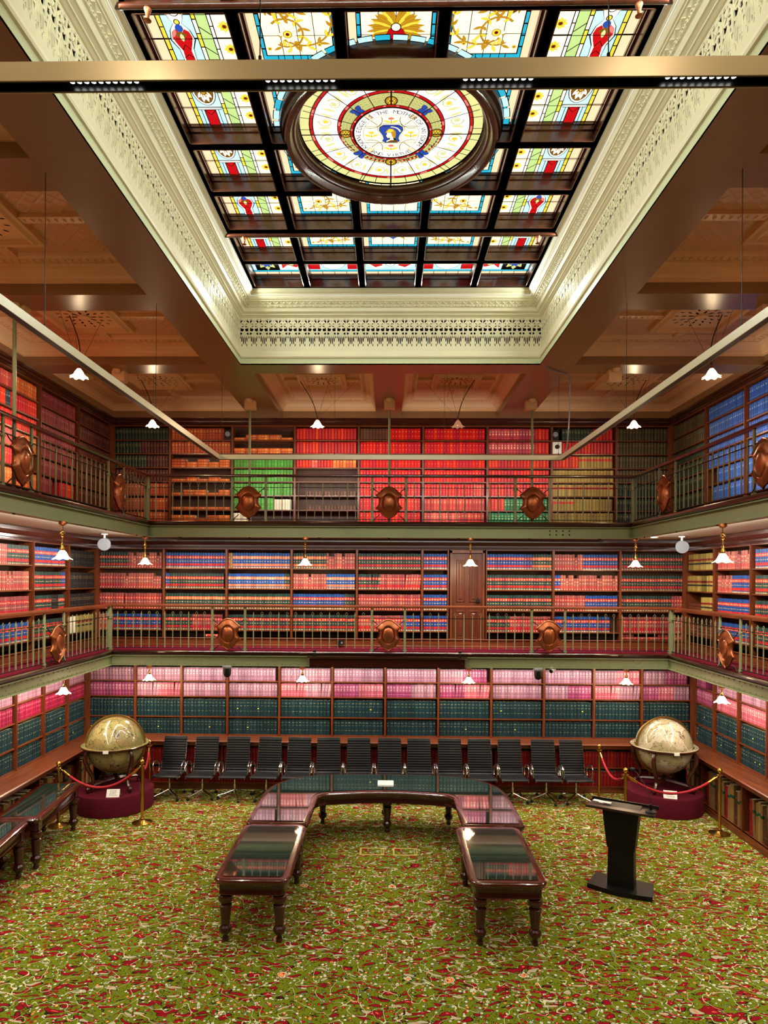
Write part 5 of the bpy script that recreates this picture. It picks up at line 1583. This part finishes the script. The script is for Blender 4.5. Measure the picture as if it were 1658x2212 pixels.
for x in (-4.36, -1.35, 1.35, 4.36): pend((x, 1.38, zl), True, 'lit bell lamp hanging overhead near the front wall', UL, 'cord', 1.0, (.05, 0, CZ - zl - .02))
ML = 'brass stemmed bell lamps under the upper gallery'
for x, y, lb in ((-4.50, 12.25, 'far left brass bell lamp'), (-1.53, 12.2, 'brass bell lamp left of centre'), (1.49, 12.2, 'brass bell lamp by the door'), (4.5, 12.25, 'far right brass bell lamp'), (-4.44, 9.0, 'nearer left side brass bell lamp'), (4.44, 8.95, 'nearer right side brass bell lamp')):
    pend((x * 1.0 + (.03 if x < 0 else -.03) * 0, y + .0, 4.50), True, lb + ' hanging under the upper gallery edge', ML, 'brass', .8, .385)
GL = 'bell lamps under the lower gallery'
for x, y, lb in ((-4.54, 12.6, 'far left small bell lamp'), (-1.62, 12.6, 'small bell lamp left of centre'), (1.52, 12.6, 'small bell lamp right of centre'), (4.47, 12.6, 'far right small bell lamp'), (-5.42, 11.05, 'left side small bell lamp'), (5.33, 10.75, 'right side small bell lamp')):
    pend((x, y, 2.30), True, lb + ' hanging under the lower gallery girder', GL, 'stem', .8, .15)

# suspended track-light ring -------------------------------------------
rg = thing('track_light_ring', 'ivory rectangular ring of track lighting hung on wires in mid air', 'light fixture', (0, RY0, RZ))
def rb_(name, mat_, box_, par=rg):
    b = MB(); b.box(box_[0], box_[1] - RY0, box_[2] - RZ, box_[3], box_[4] - RY0, box_[5] - RZ); return b.build(name, mat_, par)
hw, hh = .035, .075
def ubar(x0, y0, x1, y1, along):
    b = MB()
    b.box(x0, y0, RZ + .026, x1, y1, RZ + hh)
    if along == 'x': b.box(x0, y0, RZ, x1, y0 + .005, RZ + .026); b.box(x0, y1 - .005, RZ, x1, y1, RZ + .026)
    else: b.box(x0, y0, RZ, x0 + .005, y1, RZ + .026); b.box(x1 - .005, y0, RZ, x1, y1, RZ + .026)
    b.v = [(x, y - RY0, z - RZ) for x, y, z in b.v]; b.build('bar', 'alu', rg)
ubar(-RX - hw, RY0 - hw, RX + hw, RY0 + hw, 'x'); ubar(-RX - hw, RY1 - hw, RX + hw, RY1 + hw, 'x')
for sx in (-1, 1): ubar(sx * RX - hw, RY0 + hw, sx * RX + hw, RY1 - hw, 'y')
rb_('light_channel', 'led_black', (-RX, RY0 - .0295, RZ + .0005, RX, RY0 - .024, RZ + .0255)); rb_('light_channel', 'led_black', (-RX, RY0 + .024, RZ + .0005, RX, RY0 + .0295, RZ + .0255)); rb_('light_channel', 'led_black', (-RX, RY0 - .024, RZ + .0225, RX, RY0 + .024, RZ + .0255))
rb_('light_channel', 'led_black', (-RX, RY1 - .0295, RZ + .0005, RX, RY1 + .0295, RZ + .0255))
for sx in (-1, 1): rb_('light_channel', 'led_black', (sx * RX - .0295, RY0, RZ + .0005, sx * RX + .0295, RY1, RZ + .0255))
b = MB()
def leds(x, y, dx, dy):
    for i in range(10):
        b.lathe([(.0095, 0), (.0095, -.003)], (x + dx * (i - 4.5) * .0285, y - RY0 + dy * (i - 4.5) * .0285, .0215 if abs(y - RY0) < .1 else .0005), 8)
for x in (-1.93, -1.14, -.36, .42, 1.21, 2.0): leds(x, RY0, 1, 0)
b.build('led_dots', 'led', rg)
for x, y in ((-2.75, 10.9), (2.75, 10.9), (-.9, RY1), (.9, RY1), (-RX, 8.0), (RX, 8.0), (-RX, 5.4), (RX, 5.4), (-.52, RY0), (.85, RY0)):
    top_ = CZ if abs(x) > 2.3 or y > 10.3 else 8.53
    b = MB(); b.cyl((x, y - RY0, hh), (x, y - RY0, top_ - RZ - .004), .003, 4); b.cyl((x, y - RY0, hh), (x, y - RY0, hh + .04), .007, 6)
    b.build('suspension_wire', 'black_iron', rg)
b = MB(); b.tube([(2.32, 10.3, 7.50), (2.36, 10.33, 7.46), (2.5, 10.5, 7.42), (2.82, 10.75, 7.43), (2.89, 10.75, 7.40), (2.89, 10.75, 6.9), (2.88, 10.85, 6.3), (2.84, 10.92, 6.15)], .010, 6)
tag(b.build('power_cable', 'grey', None, SM), 'grey power cable hanging from the ceiling to the right corner of the light ring', 'cable')

# fittings on the ceiling and walls --------------------------------------
def detector(x, y, z, label):
    t = thing('smoke_detector', label, 'detector', (x, y, z))
    b = MB(); b.lathe([(.06, 0), (.06, -.02), (.045, -.045), (.02, -.055)], (0, 0, 0), 18); b.build('sensor_head', 'coffer_mould', t, SM)
    b = MB(); b.box(-.10, .05, -.16, .10, .20, 0); b.build('junction_box', 'coffer_mould', t)
detector(-4.55, 8.0, CZ, 'peach smoke detector with box beside the left hanger rod')
detector(-4.35, 10.55, CZ, 'peach smoke detector with box on the far left ceiling beam')
detector(4.55, 8.0, CZ, 'peach smoke detector with box beside the right hanger rod')
detector(3.55, 10.5, CZ, 'peach smoke detector with box on the far right ceiling beam')
detector(-2.60, 12.3, CZ, 'peach smoke detector with box above the left back hanger rod')
detector(.0, 12.25, CZ, 'peach smoke detector with box above the middle back hanger rod')
detector(2.62, 12.3, CZ, 'peach smoke detector with box above the right back hanger rod')
def spot(x, y, z, rz, label):
    t = thing('spotlight', label, 'spotlight', (x, y, z), rz)
    b = MB(); b.box(-.05, -.03, -.04, .05, .03, 0); b.box(-.015, -.012, -.12, .015, .012, -.04); b.build('mount', 'white', t)
    b = MB(); b.tube([(0, .09, -.17), (0, .05, -.19), (0, -.05, -.22), (0, -.07, -.225)], [.07, .10, .115, .115], 20); b.build('housing', 'grey', t, SM)
spot(-5.30, 12.35, 4.96, .25, 'white and grey spotlight under the far left corner of the upper gallery')
spot(5.38, 12.35, 4.96, -.25, 'white and grey spotlight under the far right corner of the upper gallery')
b = MB(); b.lathe([(.08, 0), (.08, -.02), (.06, -.035), (.02, -.04)], (0, 0, 0), 18)
tag(b.build('smoke_detector', 'white', None, SM, (4.99, 12.6, 4.955)), 'round white smoke detector on the soffit beside the right spotlight', 'detector')
def camera_dome(x, y, z, mat_, label):
    t = thing('security_camera', label, 'camera', (x, y, z))
    b = MB(); b.lathe([(.09, 0), (.095, -.03), (.075, -.06)], (0, 0, 0), 20); b.build('mount', 'grey' if mat_ == 'black_iron' else 'white', t, SM)
    b = MB(); b.lathe([(.075, -.06), (.075, -.15), (.06, -.20), (.03, -.225), (.005, -.23)], (0, 0, 0), 20); b.build('dome', 'black_iron', t, SM)
camera_dome(-3.07, 12.68, 2.46, 'black_iron', 'black dome camera under the lower gallery girder, left side')
camera_dome(2.84, 12.68, 2.46, 'black_iron', 'black dome camera under the lower gallery girder, right side')
t = thing('security_camera', 'small white bullet camera beside the right dome camera', 'camera', (3.10, 12.72, 2.47))
b = MB(); b.lathe([(.035, 0), (.035, -.03)], (0, 0, 0), 12); b.build('mount', 'white', t, SM)
b = MB(); b.tube([(.05, .03, -.04), (-.02, -.06, -.07)], .045, 14); b.build('housing', 'white', t, SM)
b = MB(); b.cyl((-.02, -.06, -.07), (-.03, -.07, -.075), .036, 14); b.build('lens', 'black_iron', t, SM)
t = thing('wall_device', 'white wall device with a black face on the upper shelf edge', 'device', (3.45, YU - .03, 6.72))
b = MB(); b.box(-.09, 0, 0, .09, .05, .24); b.build('case', 'white', t)
b = MB(); b.lathe([(.045, 0), (.045, .008), (.035, .01)], (0, 0, 0), 18); b.v = [(x * 1.1, -z, y + .14) for x, y, z in b.v]; b.build('face', 'black_iron', t)
for x, lb in ((-3.36, 'round black loudspeaker on the top shelf, left side of the upper gallery'), (3.42, 'round black loudspeaker on the top shelf, right side of the upper gallery')):
    t = thing('loudspeaker', lb, 'speaker', (x, YU - .0, 7.0))
    b = MB(); b.box(-.07, 0.0, 0, .07, .15, .20); b.build('cabinet', 'black_iron', t)
    b = MB(); b.lathe([(.055, .0), (.05, .012), (.03, .004), (.01, .012)], (0, 0, 0), 18); b.v = [(x_, -z_, y_ + .12) for x_, y_, z_ in b.v]; b.build('cone', 'grey', t, SM)
t = thing('screen_housing', 'long mahogany projection screen box fixed to the lower gallery edge', 'screen housing', (-.02, YR1 - .09, 2.46))
b = MB(); b.box(-1.46, -.07, 0, 1.46, .075, .16); b.build('case', 'wood_dark', t)
b = MB(); b.loops([[(-1.50, -.1, .16), (1.50, -.1, .16), (1.50, .085, .16), (-1.50, .085, .16)], [(-1.52, -.12, .185), (1.52, -.12, .185), (1.52, .085, .185), (-1.52, .085, .185)]], 0, True, (True, True)); b.build('lid', 'wood_dark', t)
b = MB()
for x in (-1.38, 1.38): b.box(x - .03, .02, .185, x + .03, .08, .30)
b.build('bracket', 'black_iron', t)
t = thing('projector', 'small black device on the plinth behind the lower gallery balusters', 'device', (-.96, YM - .14, 2.80))
b = MB(); b.box(-.07, 0, 0, .07, .08, .08); b.build('case', 'black_iron', t); b = MB(); b.cyl((.03, 0, .04), (.03, -.02, .04), .022); b.build('lens', 'grey', t); b = MB(); b.box(-.06, .08, -.02, -.03, .14, .04); b.build('bracket', 'grey', t)
# ================================================================== tables
LEGP = [(r_ * 1.28, z_ * .965) for r_, z_ in [(.020, 0), (.030, .012), (.030, .04), (.022, .06), (.032, .085), (.052, .12), (.058, .145), (.050, .175), (.036, .19), (.034, .20), (.042, .21), (.038, .225), (.050, .36), (.056, .43), (.040, .445), (.044, .455), (.062, .48), (.068, .51), (.060, .545), (.042, .56), (.052, .57), (.046, .58)]]
def leg(par, x, y):
    b = MB(); b.lathe(LEGP, (x, y, 0), 20); b.box(x - .058, y - .058, .555, x + .058, y + .058, .68)
    b.build('leg', 'wood_dark', par, SM)
def offset(pts, d):
    n = len(pts); o = []
    for i in range(n):
        a, b_, c = Vector(pts[i - 1]), Vector(pts[i]), Vector(pts[(i + 1) % n])
        n1 = Vector(((b_ - a).y, -(b_ - a).x)).normalized(); n2 = Vector(((c - b_).y, -(c - b_).x)).normalized()
        m_ = (n1 + n2); L = max(.4, m_.length_squared / 2 if m_.length else 1)
        v_ = b_ - m_ / 2 / max(.5, (m_.length / 2) ** 2) * d
        o.append((v_.x, v_.y))
    return o       # pts counter-clockwise: positive d moves inwards
def top(par, pts, border=.10):
    """moulded top from a counter-clockwise outline"""
    b = MB()
    pr_ = [(.035, .665), (.03, .68), (.012, .685), (.012, .695), (.0, .705), (-.004, .72), (.004, .738), (.018, .744), (.018, .750), (.03, .7515)]
    rings = [[(x, y, z) for x, y in offset(pts, d_)] for d_, z in pr_]
    rings.append([(x, y, .7515) for x, y in offset(pts, border)])
    b.loops(rings, 0, True, (False, False))
    b.cap([(x, y, .7515) for x, y in offset(pts, border)])
    b.cap(rings[0])
    b.build('table_top', 'wood_table', par, SM)
    b = MB(); ins = offset(pts, border)
    b.loops([[(x, y, .752) for x, y in ins], [(x, y, .758) for x, y in ins]], 0)
    b.cap([(x, y, .758) for x, y in ins]); b.build('glass_top', 'table_glass', par)
    b = MB()
    rings = [[(x, y, z) for x, y in offset(pts, d_)] for d_, z in ((.06, .665), (.06, .58), (.053, .57), (.053, .553), (.085, .553), (.085, .665))]
    b.loops(rings, 0); b.build('apron', 'wood_dark', par, SM)
def rrect(x0, x1, y0, y1, r, n=5):
    o = []
    for cx, cy, a0 in ((x1 - r, y0 + r, -pi / 2), (x1 - r, y1 - r, 0), (x0 + r, y1 - r, pi / 2), (x0 + r, y0 + r, pi)):
        for i in range(n + 1): o.append((cx + r * cos(a0 + pi / 2 * i / n), cy + r * sin(a0 + pi / 2 * i / n)))
    return o
for (x0, x1, lb) in ((-1.96, -1.095, 'left straight end table of the U-shaped mahogany table group'), (.93, 1.80, 'right straight end table of the U-shaped mahogany table group')):
    y0, y1 = 7.43, 9.14
    t = thing('reading_table', lb, 'table', ((x0 + x1) / 2, (y0 + y1) / 2, 0))
    hx, hy = (x1 - x0) / 2, (y1 - y0) / 2
    top(t, rrect(-hx, hx, -hy, hy, .13), .085)
    for sx in (-1, 1):
        for sy in (-1, 1): leg(t, sx * (hx - .125), sy * (hy - .13))
t = thing('reading_table', 'curved mahogany table closing the far end of the U-shaped group', 'table', (-.03, 10.2, 0))
A_, B_, E_ = 1.93, 1.55, 3.3
def se(a): return (A_ * abs(cos(a)) ** (2 / E_) * (1 if cos(a) > 0 else -1), B_ * abs(sin(a)) ** (2 / E_) - .2)
pts = []
yo = 9.165 - 10.2
pts += [(1.06, yo + .03), (1.09, yo), (A_ - .05, yo), (A_ - .01, yo + .04)]
pts += [se(a) for a in [pi * i / 44 for i in range(0, 45)]]
pts += [(-A_ + .01, yo + .04), (-A_ + .05, yo), (-1.09, yo), (-1.06, yo + .03)]
inner = [(-1.05, 0)]
for i in range(7): inner.append((-.85 - .20 * cos(pi / 2 * i / 6), .06 + .20 * sin(pi / 2 * i / 6)))
for i in range(1, 12): 
    x = -.85 + 1.7 * i / 12; inner.append((x, .26 + .11 * cos(pi / 2 * x / .85)))
for i in range(7): inner.append((.85 + .20 * sin(pi / 2 * i / 6), .06 + .20 * cos(pi / 2 * i / 6)))
inner.append((1.05, 0))
pts += inner
top(t, pts, .08)
for x, y in ((-1.06, 1.03), (1.06, 1.03), (.03, .66), (-1.7, -.9), (1.7, -.9), (-1.2, -.9), (1.2, -.9), (.0, 1.2), (-1.65, .6), (1.65, .6)): leg(t, x, y)
cd = thing('card', 'white printed card on the far edge of the curved table', 'card', (-.03, 10.93, .7585))
b = MB(); b.loops([[(-.13, -.05, 0), (.13, -.05, 0), (.13, .05, .0), (-.13, .05, .0)], [(-.13, -.05, .003), (.13, -.05, .003), (.13, .05, .05), (-.13, .05, .05)]], 0, True, (True, True)); b.build('card_sheet', 'paper', cd)
vs, fs = text_mesh('• • • • • •', .03, None); b = MB(); b.add([(x, y * .9, .0045 + .028 + y * .42) for x, y, z in vs], fs); 
# two desks at the left
def rotpts(p, a): return [(x * cos(a) - y * sin(a), x * sin(a) + y * cos(a)) for x, y in p]
for (cx, cy, a, L, Wd, lb) in ((-5.27, 10.04, .105, 1.68, .66, 'mahogany glass-topped table by the left wall, the farther one'), (-5.21, 8.29, .13, 1.70, .72, 'mahogany glass-topped table by the left wall, the nearer one')):
    t = thing('reading_table', lb, 'table', (cx, cy, 0), a)
    top(t, rrect(-Wd / 2, Wd / 2, -L / 2, L / 2, .09), .10)
    for sx in (-1, 1):
        for sy in (-1, 1): leg(t, sx * (Wd / 2 - .10), sy * (L / 2 - .12))

# ================================================================== chairs
def sling(mb, path, w0, w1, pitch, amp):
    pts = [Vector((0, y, z)) for y, z in path]
    dense = []
    for a, b_ in zip(pts, pts[1:]):
        n = max(1, int((b_ - a).length / .0085))
        for i in range(n): dense.append(a + (b_ - a) * i / n)
    dense.append(pts[-1])
    L = 0; rings = []; N = len(dense)
    for i, p in enumerate(dense):
        if i: L += (p - dense[i - 1]).length
        t = (dense[min(i + 1, N - 1)] - dense[max(i - 1, 0)]).normalized()
        nrm = Vector((0, -t.z, t.y))
        if nrm.z < 0 and abs(nrm.z) > abs(nrm.y): nrm = -nrm
        if abs(nrm.y) >= abs(nrm.z) and nrm.y > 0: nrm = -nrm
        bump_ = amp * abs(sin(pi * L / pitch))
        w = (w0 + (w1 - w0) * i / (N - 1)) / 2
        f = nrm * (.008 + bump_); r = nrm * -.008
        ends = .5 if i in (0, N - 1) else 1
        rings.append([(-w, p.y + f.y * ends * .4, p.z + f.z * ends * .4), (-w + .015, p.y + f.y * ends, p.z + f.z * ends), (w - .015, p.y + f.y * ends, p.z + f.z * ends), (w, p.y + f.y * ends * .4, p.z + f.z * ends * .4), (w, p.y + r.y, p.z + r.z), (-w, p.y + r.y, p.z + r.z)])
    mb.loops(rings, 0, True, (True, True))
def chair(loc, rz, label, base_rot):
    t = thing('office_chair', label, 'chair', loc, rz, 'black leather chairs lined up along the back wall')
    b = MB(); sling(b, [(-.27, .435), (-.25, .452), (-.20, .455), (-.08, .44), (.06, .425), (.16, .43), (.195, .45)], .50, .47, .05, .006); b.build('seat', 'leather', t, radians(50))
    b = MB(); sling(b, [(.20, .455), (.225, .52), (.245, .62), (.28, .78), (.325, .95), (.345, 1.03), (.36, 1.06)], .46, .43, .046, .009); b.build('backrest', 'leather', t, radians(50))
    for sx in (-1, 1):
        b = MB(); x = sx * .255
        b.tube([(x, .13, .44), (x, .18, .52), (x * 1.04, .165, .60), (x * 1.08, .09, .665), (x * 1.08, -.06, .665), (x * 1.06, -.12, .62), (x * 1.03, -.13, .53), (x, -.08, .445)], [.012] * 8, 8); b.build('armrest', 'chrome', t, SM)
        b = MB(); b.tube([(sx * .235, -.26, .425), (sx * .235, .05, .41), (sx * .232, .19, .44), (sx * .225, .235, .56), (sx * .218, .33, .93), (sx * .212, .365, 1.05)], .009, 6); b.build('side_rail', 'chrome', t, SM)
    b = MB(); b.box(-.24, -.03, .385, .24, .03, .40); b.box(-.06, -.06, .36, .06, .06, .39); b.build('seat_bracket', 'black_iron', t)
    b = MB(); b.lathe([(.014, .12), (.014, .36)], (0, 0, 0), 10); b.lathe([(.028, .10), (.03, .14), (.022, .17), (.022, .26)], (0, 0, 0), 12)
    for k in range(4):
        a = base_rot + k * pi / 2
        b.tube([(.02 * cos(a), .02 * sin(a), .145), (.16 * cos(a), .16 * sin(a), .105), (.31 * cos(a), .31 * sin(a), .075)], [.016, .013, .011], 6)
    sb_ = b.build('star_base', 'chrome', t, SM)
    for k in range(4):
        a = base_rot + k * pi / 2
        b = MB(); c_, s_ = cos(a), sin(a)
        b.cyl((.31 * c_ - .016 * s_, .31 * s_ + .016 * c_, .028), (.31 * c_ + .016 * s_, .31 * s_ - .016 * c_, .028), .028, 12); b.cyl((.31 * c_, .31 * s_, .03), (.31 * c_, .31 * s_, .08), .007, 6)
        b.build('caster', 'rubber', sb_, SM)
cxs = [-4.15, -3.52, -2.90, -2.30, -1.72, -1.13, -.55, .04, .61, 1.20, 1.78, 2.36, 2.99, 3.55]
random.seed(3)
for i, x in enumerate(cxs):
    chair((x * 12.5 / 12.63, 12.49, 0), random.uniform(-.05, .05), 'black ribbed leather armchair on casters, ' + ORD[i] + ' from left in the row', pi / 4 + random.uniform(-.45, .45))

# ================================================================== globes
def globe(loc, rz, matn, side):
    px, py = loc
    b = MB(); b.lathe([(.655, 0), (.665, .01), (.665, .32), (.655, .338), (.63, .342), (0, .342)], (0, 0, 0), 64, 0, False)
    tag(b.build('plinth', 'velvet', None, SM, (px, py, 0)), 'round crimson covered plinth under the ' + side + ' globe', 'plinth')
    t = thing('globe', {'left': 'large greenish terrestrial globe in a four-legged mahogany stand, left corner', 'right': 'large pale cream globe in a four-legged mahogany stand, right corner'}[side], 'globe', (px, py, .342), rz)
    R = .49; zc = 1.12 - .342
    b = MB(); b.ball((0, 0, zc), R, 64, 40); b.build('sphere', matn, t, radians(80))
    b = MB(); b.lathe([(R + .012, zc + .0), (R + .012, zc + .014), (R + .085, zc + .014)], (0, 0, 0), 64, 0, False); b.build('horizon_map_ring', 'globe_a' if side == 'left' else 'globe_b', t)
    b = MB(); b.lathe([(R + .010, zc + .0), (R + .010, zc - .03), (R + .07, zc - .03), (R + .09, zc - .012), (R + .095, zc + .0), (R + .092, zc + .012), (R + .085, zc + .0145)], (0, 0, 0), 64, 0, False); b.build('horizon_ring', 'wood_dark', t, SM)
    # brass meridian, a flat ring turned a little
    b = MB(); n = 64
    for r0, r1 in (((R + .012), (R + .045)),):
        rings = []
        for (rr, yy) in ((r0, -.011), (r1, -.011), (r1, .011), (r0, .011)):
            rings.append([(rr * cos(2 * pi * k / n), yy, zc + rr * sin(2 * pi * k / n)) for k in range(n)])
        rings.append(rings[0]); b.loops(rings, 0)
    ca, sa = cos(.12), sin(.12); b.v = [(x * ca - y * sa, x * sa + y * ca, z) for x, y, z in b.v]
    b.build('meridian_ring', 'brass_old', t, SM)
    for k in range(4):
        a = pi / 4 + k * pi / 2 + .1; c_, s_ = cos(a), sin(a)
        b = MB(); path = [(.50, zc - .03), (.55, zc - .10), (.56, zc - .2), (.50, zc - .36), (.43, zc - .48), (.41, zc - .58), (.45, zc - .66), (.50, zc - .70)]
        b.tube([(r * c_, r * s_, z) for r, z in path], [.03, .036, .042, .04, .034, .03, .034, .03], 8)
        b.ball((.51 * c_, .51 * s_, .07), .045, 10, 8); b.cyl((.44 * c_, .44 * s_, .02), (.44 * c_, .44 * s_, .10), .018, 8)
        lg_ = b.build('leg', 'wood_dark', t, SM)
        b = MB(); b.ball((.51 * c_, .51 * s_, .022), .022, 10, 6); b.build('caster', 'black_iron', lg_, SM)
    b = MB()
    for k in range(2):
        a = pi / 4 + k * pi / 2 + .1; c_, s_ = cos(a), sin(a)
        b.tube([(-.44 * c_, -.44 * s_, .12), (-.2 * c_, -.2 * s_, .15), (0, 0, .17), (.2 * c_, .2 * s_, .15), (.44 * c_, .44 * s_, .12)], [.03, .035, .05, .035, .03], 6)
    b.build('stretcher', 'wood_dark', t, SM)
    b = MB(); b.lathe([(.05, .15), (.055, .17), (.03, .19), (.045, .22), (.02, .25), (.02, zc - R - .06), (.05, zc - R - .045), (.02, zc - R - .03)], (0, 0, 0), 14); b.build('centre_column', 'wood_dark', t, SM)
    b = MB(); ang = -pi / 2 + (.12 if side == 'left' else -.03)
    b.box(-.045, -.004, -.028, .045, .004, .022); b.v = [(x * -sin(ang) * 1 + (R + .105 + y * 0 - .004 + y) * cos(ang), x * cos(ang) + (R + .105 + y) * sin(ang), z + zc) for x, y, z in b.v]; b.build('name_card', 'paper', t)
globe((-4.91, 11.95), .0, 'globe_a', 'left'); globe((5.02, 12.22), .0, 'globe_b', 'right')
def sign(loc, rz, label):
    t = thing('tent_card', label, 'sign', loc, rz)
    b = MB(); b.add([(-.11, -.055, 0), (.11, -.055, 0), (.11, 0, .125), (-.11, 0, .125), (-.11, .055, 0), (.11, .055, 0)], [(0, 1, 2, 3), (3, 2, 5, 4)])
    b.add([(-.11, -.053, 0), (.11, -.053, 0), (.11, 0, .122), (-.11, 0, .122), (-.11, .053, 0), (.11, .053, 0)], [(3, 2, 1, 0), (4, 5, 2, 3)])
    b.build('folded_card', 'paper', t)
    b = MB()
    for j, tx in enumerate(('PLEASE', "DON'T", 'TOUCH')):
        vs, fs = text_mesh(tx, .036, None)
        c_, s_ = .4, .917
        b.add([(x, -.055 + (y + .105 - j * .034) * c_ - .0012, (y + .105 - j * .034) * s_ + .0006 - .002) for x, y, z in vs], fs)
    b.build('lettering', 'ink', t)
sign((-4.73, 11.44, .342), .10, 'white folded card reading PLEASE DON\'T TOUCH before the left globe')
sign((4.92, 11.70, .342), -.30, 'white folded card reading PLEASE DON\'T TOUCH before the right globe')

# stanchions and ropes ----------------------------------------------------
def stanchion(x, y, label):
    t = thing('stanchion', label, 'stanchion', (x, y, 0), 0, 'brass stanchions round the globes')
    b = MB(); b.lathe([(.165, 0), (.165, .008), (.14, .018), (.08, .032), (.045, .05), (.04, .075), (.028, .08)], (0, 0, 0), 32); b.build('base', 'brass', t, SM)
    b = MB(); b.lathe([(.025, .07), (.025, .93), (.03, .935)], (0, 0, 0), 16); b.build('pole', 'brass', t, SM)
    b = MB(); b.lathe([(.03, .93), (.052, .945), (.052, .955), (.02, .97), (.018, .99)], (0, 0, 0), 18); b.build('collar', 'brass', t, SM)
    b = MB(); b.ball((0, 0, 1.025), .042, 18, 12); b.build('ball_finial', 'brass', t, SM)
SP = {'a': (-5.46, 10.98), 'b': (-4.13, 11.16), 'c': (-4.50, 12.52), 'd': (3.95, 12.52), 'e': (3.88, 10.95), 'f': (5.42, 10.98)}
for k, lb in (('a', 'brass stanchion behind the left desk'), ('b', 'brass stanchion in front right of the left globe'), ('c', 'brass stanchion between the left globe and the first chair'), ('d', 'brass stanchion between the last chair and the right globe'), ('e', 'brass stanchion behind the black lectern'), ('f', 'brass stanchion by the right wall cabinet')):
    stanchion(SP[k][0], SP[k][1], lb)
def ropeb(p, q, sag, label):
    a, c_ = Vector((p[0], p[1], .93)), Vector((q[0], q[1], .93))
    d_ = (c_ - a).normalized()
    a2, c2 = a + d_ * .07, c_ - d_ * .07
    t = thing('barrier_rope', label, 'rope', (a + c_) / 2)
    o = Vector(t.location)
    pts = []
    for i in range(25):
        q_ = i / 24; p_ = a2.lerp(c2, q_); p_.z -= sag * 4 * q_ * (1 - q_) + .02; pts.append(tuple(p_ - o))
    b = MB(); b.tube(pts[1:-1], .02, 10); b.build('velvet_rope', 'rope', t, SM)
    for pp in (pts[:3], pts[-3:]):
        b = MB(); b.tube(pp, .022, 10); b.tube([pp[0] if pp is pts[:3] else pp[0], pp[1]], .01, 6)
        e = (a - o) + d_ * .035 if (Vector(pp[0]) - (a - o)).length < (Vector(pp[0]) - (c_ - o)).length else (c_ - o) - d_ * .035
        end = pp[0] if (Vector(pp[0]) - e).length < (Vector(pp[-1]) - e).length else pp[-1]
        b.tube([tuple(e), end], .008, 6); b.build('brass_hook', 'brass', t, SM)
ropeb(SP['a'], SP['b'], .30, 'red rope sagging across the front of the left globe')
ropeb(SP['b'], SP['c'], .16, 'red rope on the right flank of the left globe')
ropeb(SP['d'], SP['e'], .22, 'red rope on the left flank of the right globe')
ropeb(SP['e'], SP['f'], .26, 'red rope sagging across the front of the right globe')

# ================================================================== lectern
lt = thing('lectern', 'black lectern with a tilted brown top standing on the carpet at right', 'lectern', (3.14, 8.98, 0), -.50)
b = MB()
pb = [(-.41, -.20), (-.20, -.245), (0, -.26), (.20, -.245), (.41, -.20), (.37, .22), (-.37, .22)]
b.loops([[(x, y, 0) for x, y in pb], [(x, y, .062) for x, y in pb]], 0, True, (True, True)); b.build('base', 'lectern', lt)
b = MB()
def plate(z0, z1, w0, w1, d0, d1, y0=0, y1=0):
    b.loops([[(-w0, -d0 + y0, z0), (w0, -d0 + y0, z0), (w0, d0 + y0, z0), (-w0, d0 + y0, z0)], [(-w1, -d1 + y1, z1), (w1, -d1 + y1, z1), (w1, d1 + y1, z1), (-w1, d1 + y1, z1)]], 0, True, (True, True))
plate(.062, .75, .168, .160, .10, .09); b.build('lower_column', 'lectern', lt)
b = MB(); plate(.56, 1.10, .175, .232, .105, .15); b.build('upper_column', 'lectern', lt)
b = MB()
tp = [(-.43, -.22), (.43, -.22), (.40, .22), (-.40, .22)]
b.loops([[(x, y, 1.085 + (y + .22) * -.10 + z) for x, y in tp] for z in (0, .03)], 0, True, (True, True))
b.build('slanted_top', 'lectern_top', lt)
b = MB(); b.box(-.43, .205, 1.06, .43, .225, 1.11); b.build('edge_lip', 'lectern', lt)
mc = thing('microphone', 'black gooseneck microphone standing on the lectern top', 'microphone', (3.42, 8.72, 1.116), -.5)
b = MB(); b.lathe([(.07, 0), (.07, .012), (.03, .022), (.018, .03), (.018, .10), (.01, .11)], (0, 0, 0), 18); b.build('base', 'lectern', mc, SM)
b = MB(); b.tube([(0, 0, .10), (-.02, .02, .20), (-.09, .08, .33), (-.20, .17, .44), (-.24, .20, .46)], .005, 6); b.build('gooseneck', 'black_iron', mc, SM)
b = MB(); b.ball((-.26, .21, .47), .024, 10, 8, 0, (1.5, 1, 1)); b.build('capsule', 'rubber', mc, SM)
pp_ = thing('paper_label', 'white paper label lying on the left end of the lectern top', 'label', (2.92, 9.12, 1.117), -.62)
b = MB(); b.box(-.12, -.035, 0, .12, .035, .003); b.build('sheet', 'paper', pp_); b = MB(); b.box(-.03, -.06, 0, .02, -.02, .004); b.build('tab', 'paper', pp_)

# brass floor boxes ---------------------------------------------------------
for x, lb in ((-.23, 'left brass-rimmed floor box set in the carpet inside the U'), (.27, 'right brass-rimmed floor box set in the carpet inside the U')):
    t = thing('floor_box', lb, 'floor box', (x, 10.08, 0))
    b = MB(); w_, h_ = .185, .135
    b.box(-w_, -h_, 0, w_, -h_ + .028, .006); b.box(-w_, h_ - .028, 0, w_, h_, .006); b.box(-w_, -h_ + .028, 0, -w_ + .028, h_ - .028, .006); b.box(w_ - .05, -h_ + .028, 0, w_, h_ - .028, .006)
    b.build('rim', 'floor_brass', t)
    b = MB(); b.box(-w_ + .03, -h_ + .03, 0, w_ - .052, h_ - .03, .004); b.build('carpet_inset', 'carpet', t)
    b = MB()
    for q in (-.05, 0, .05): b.box(w_ - .04, q - .012, .006, w_ - .012, q + .012, .0075)
    b.build('cable_slots', 'black_iron', t)
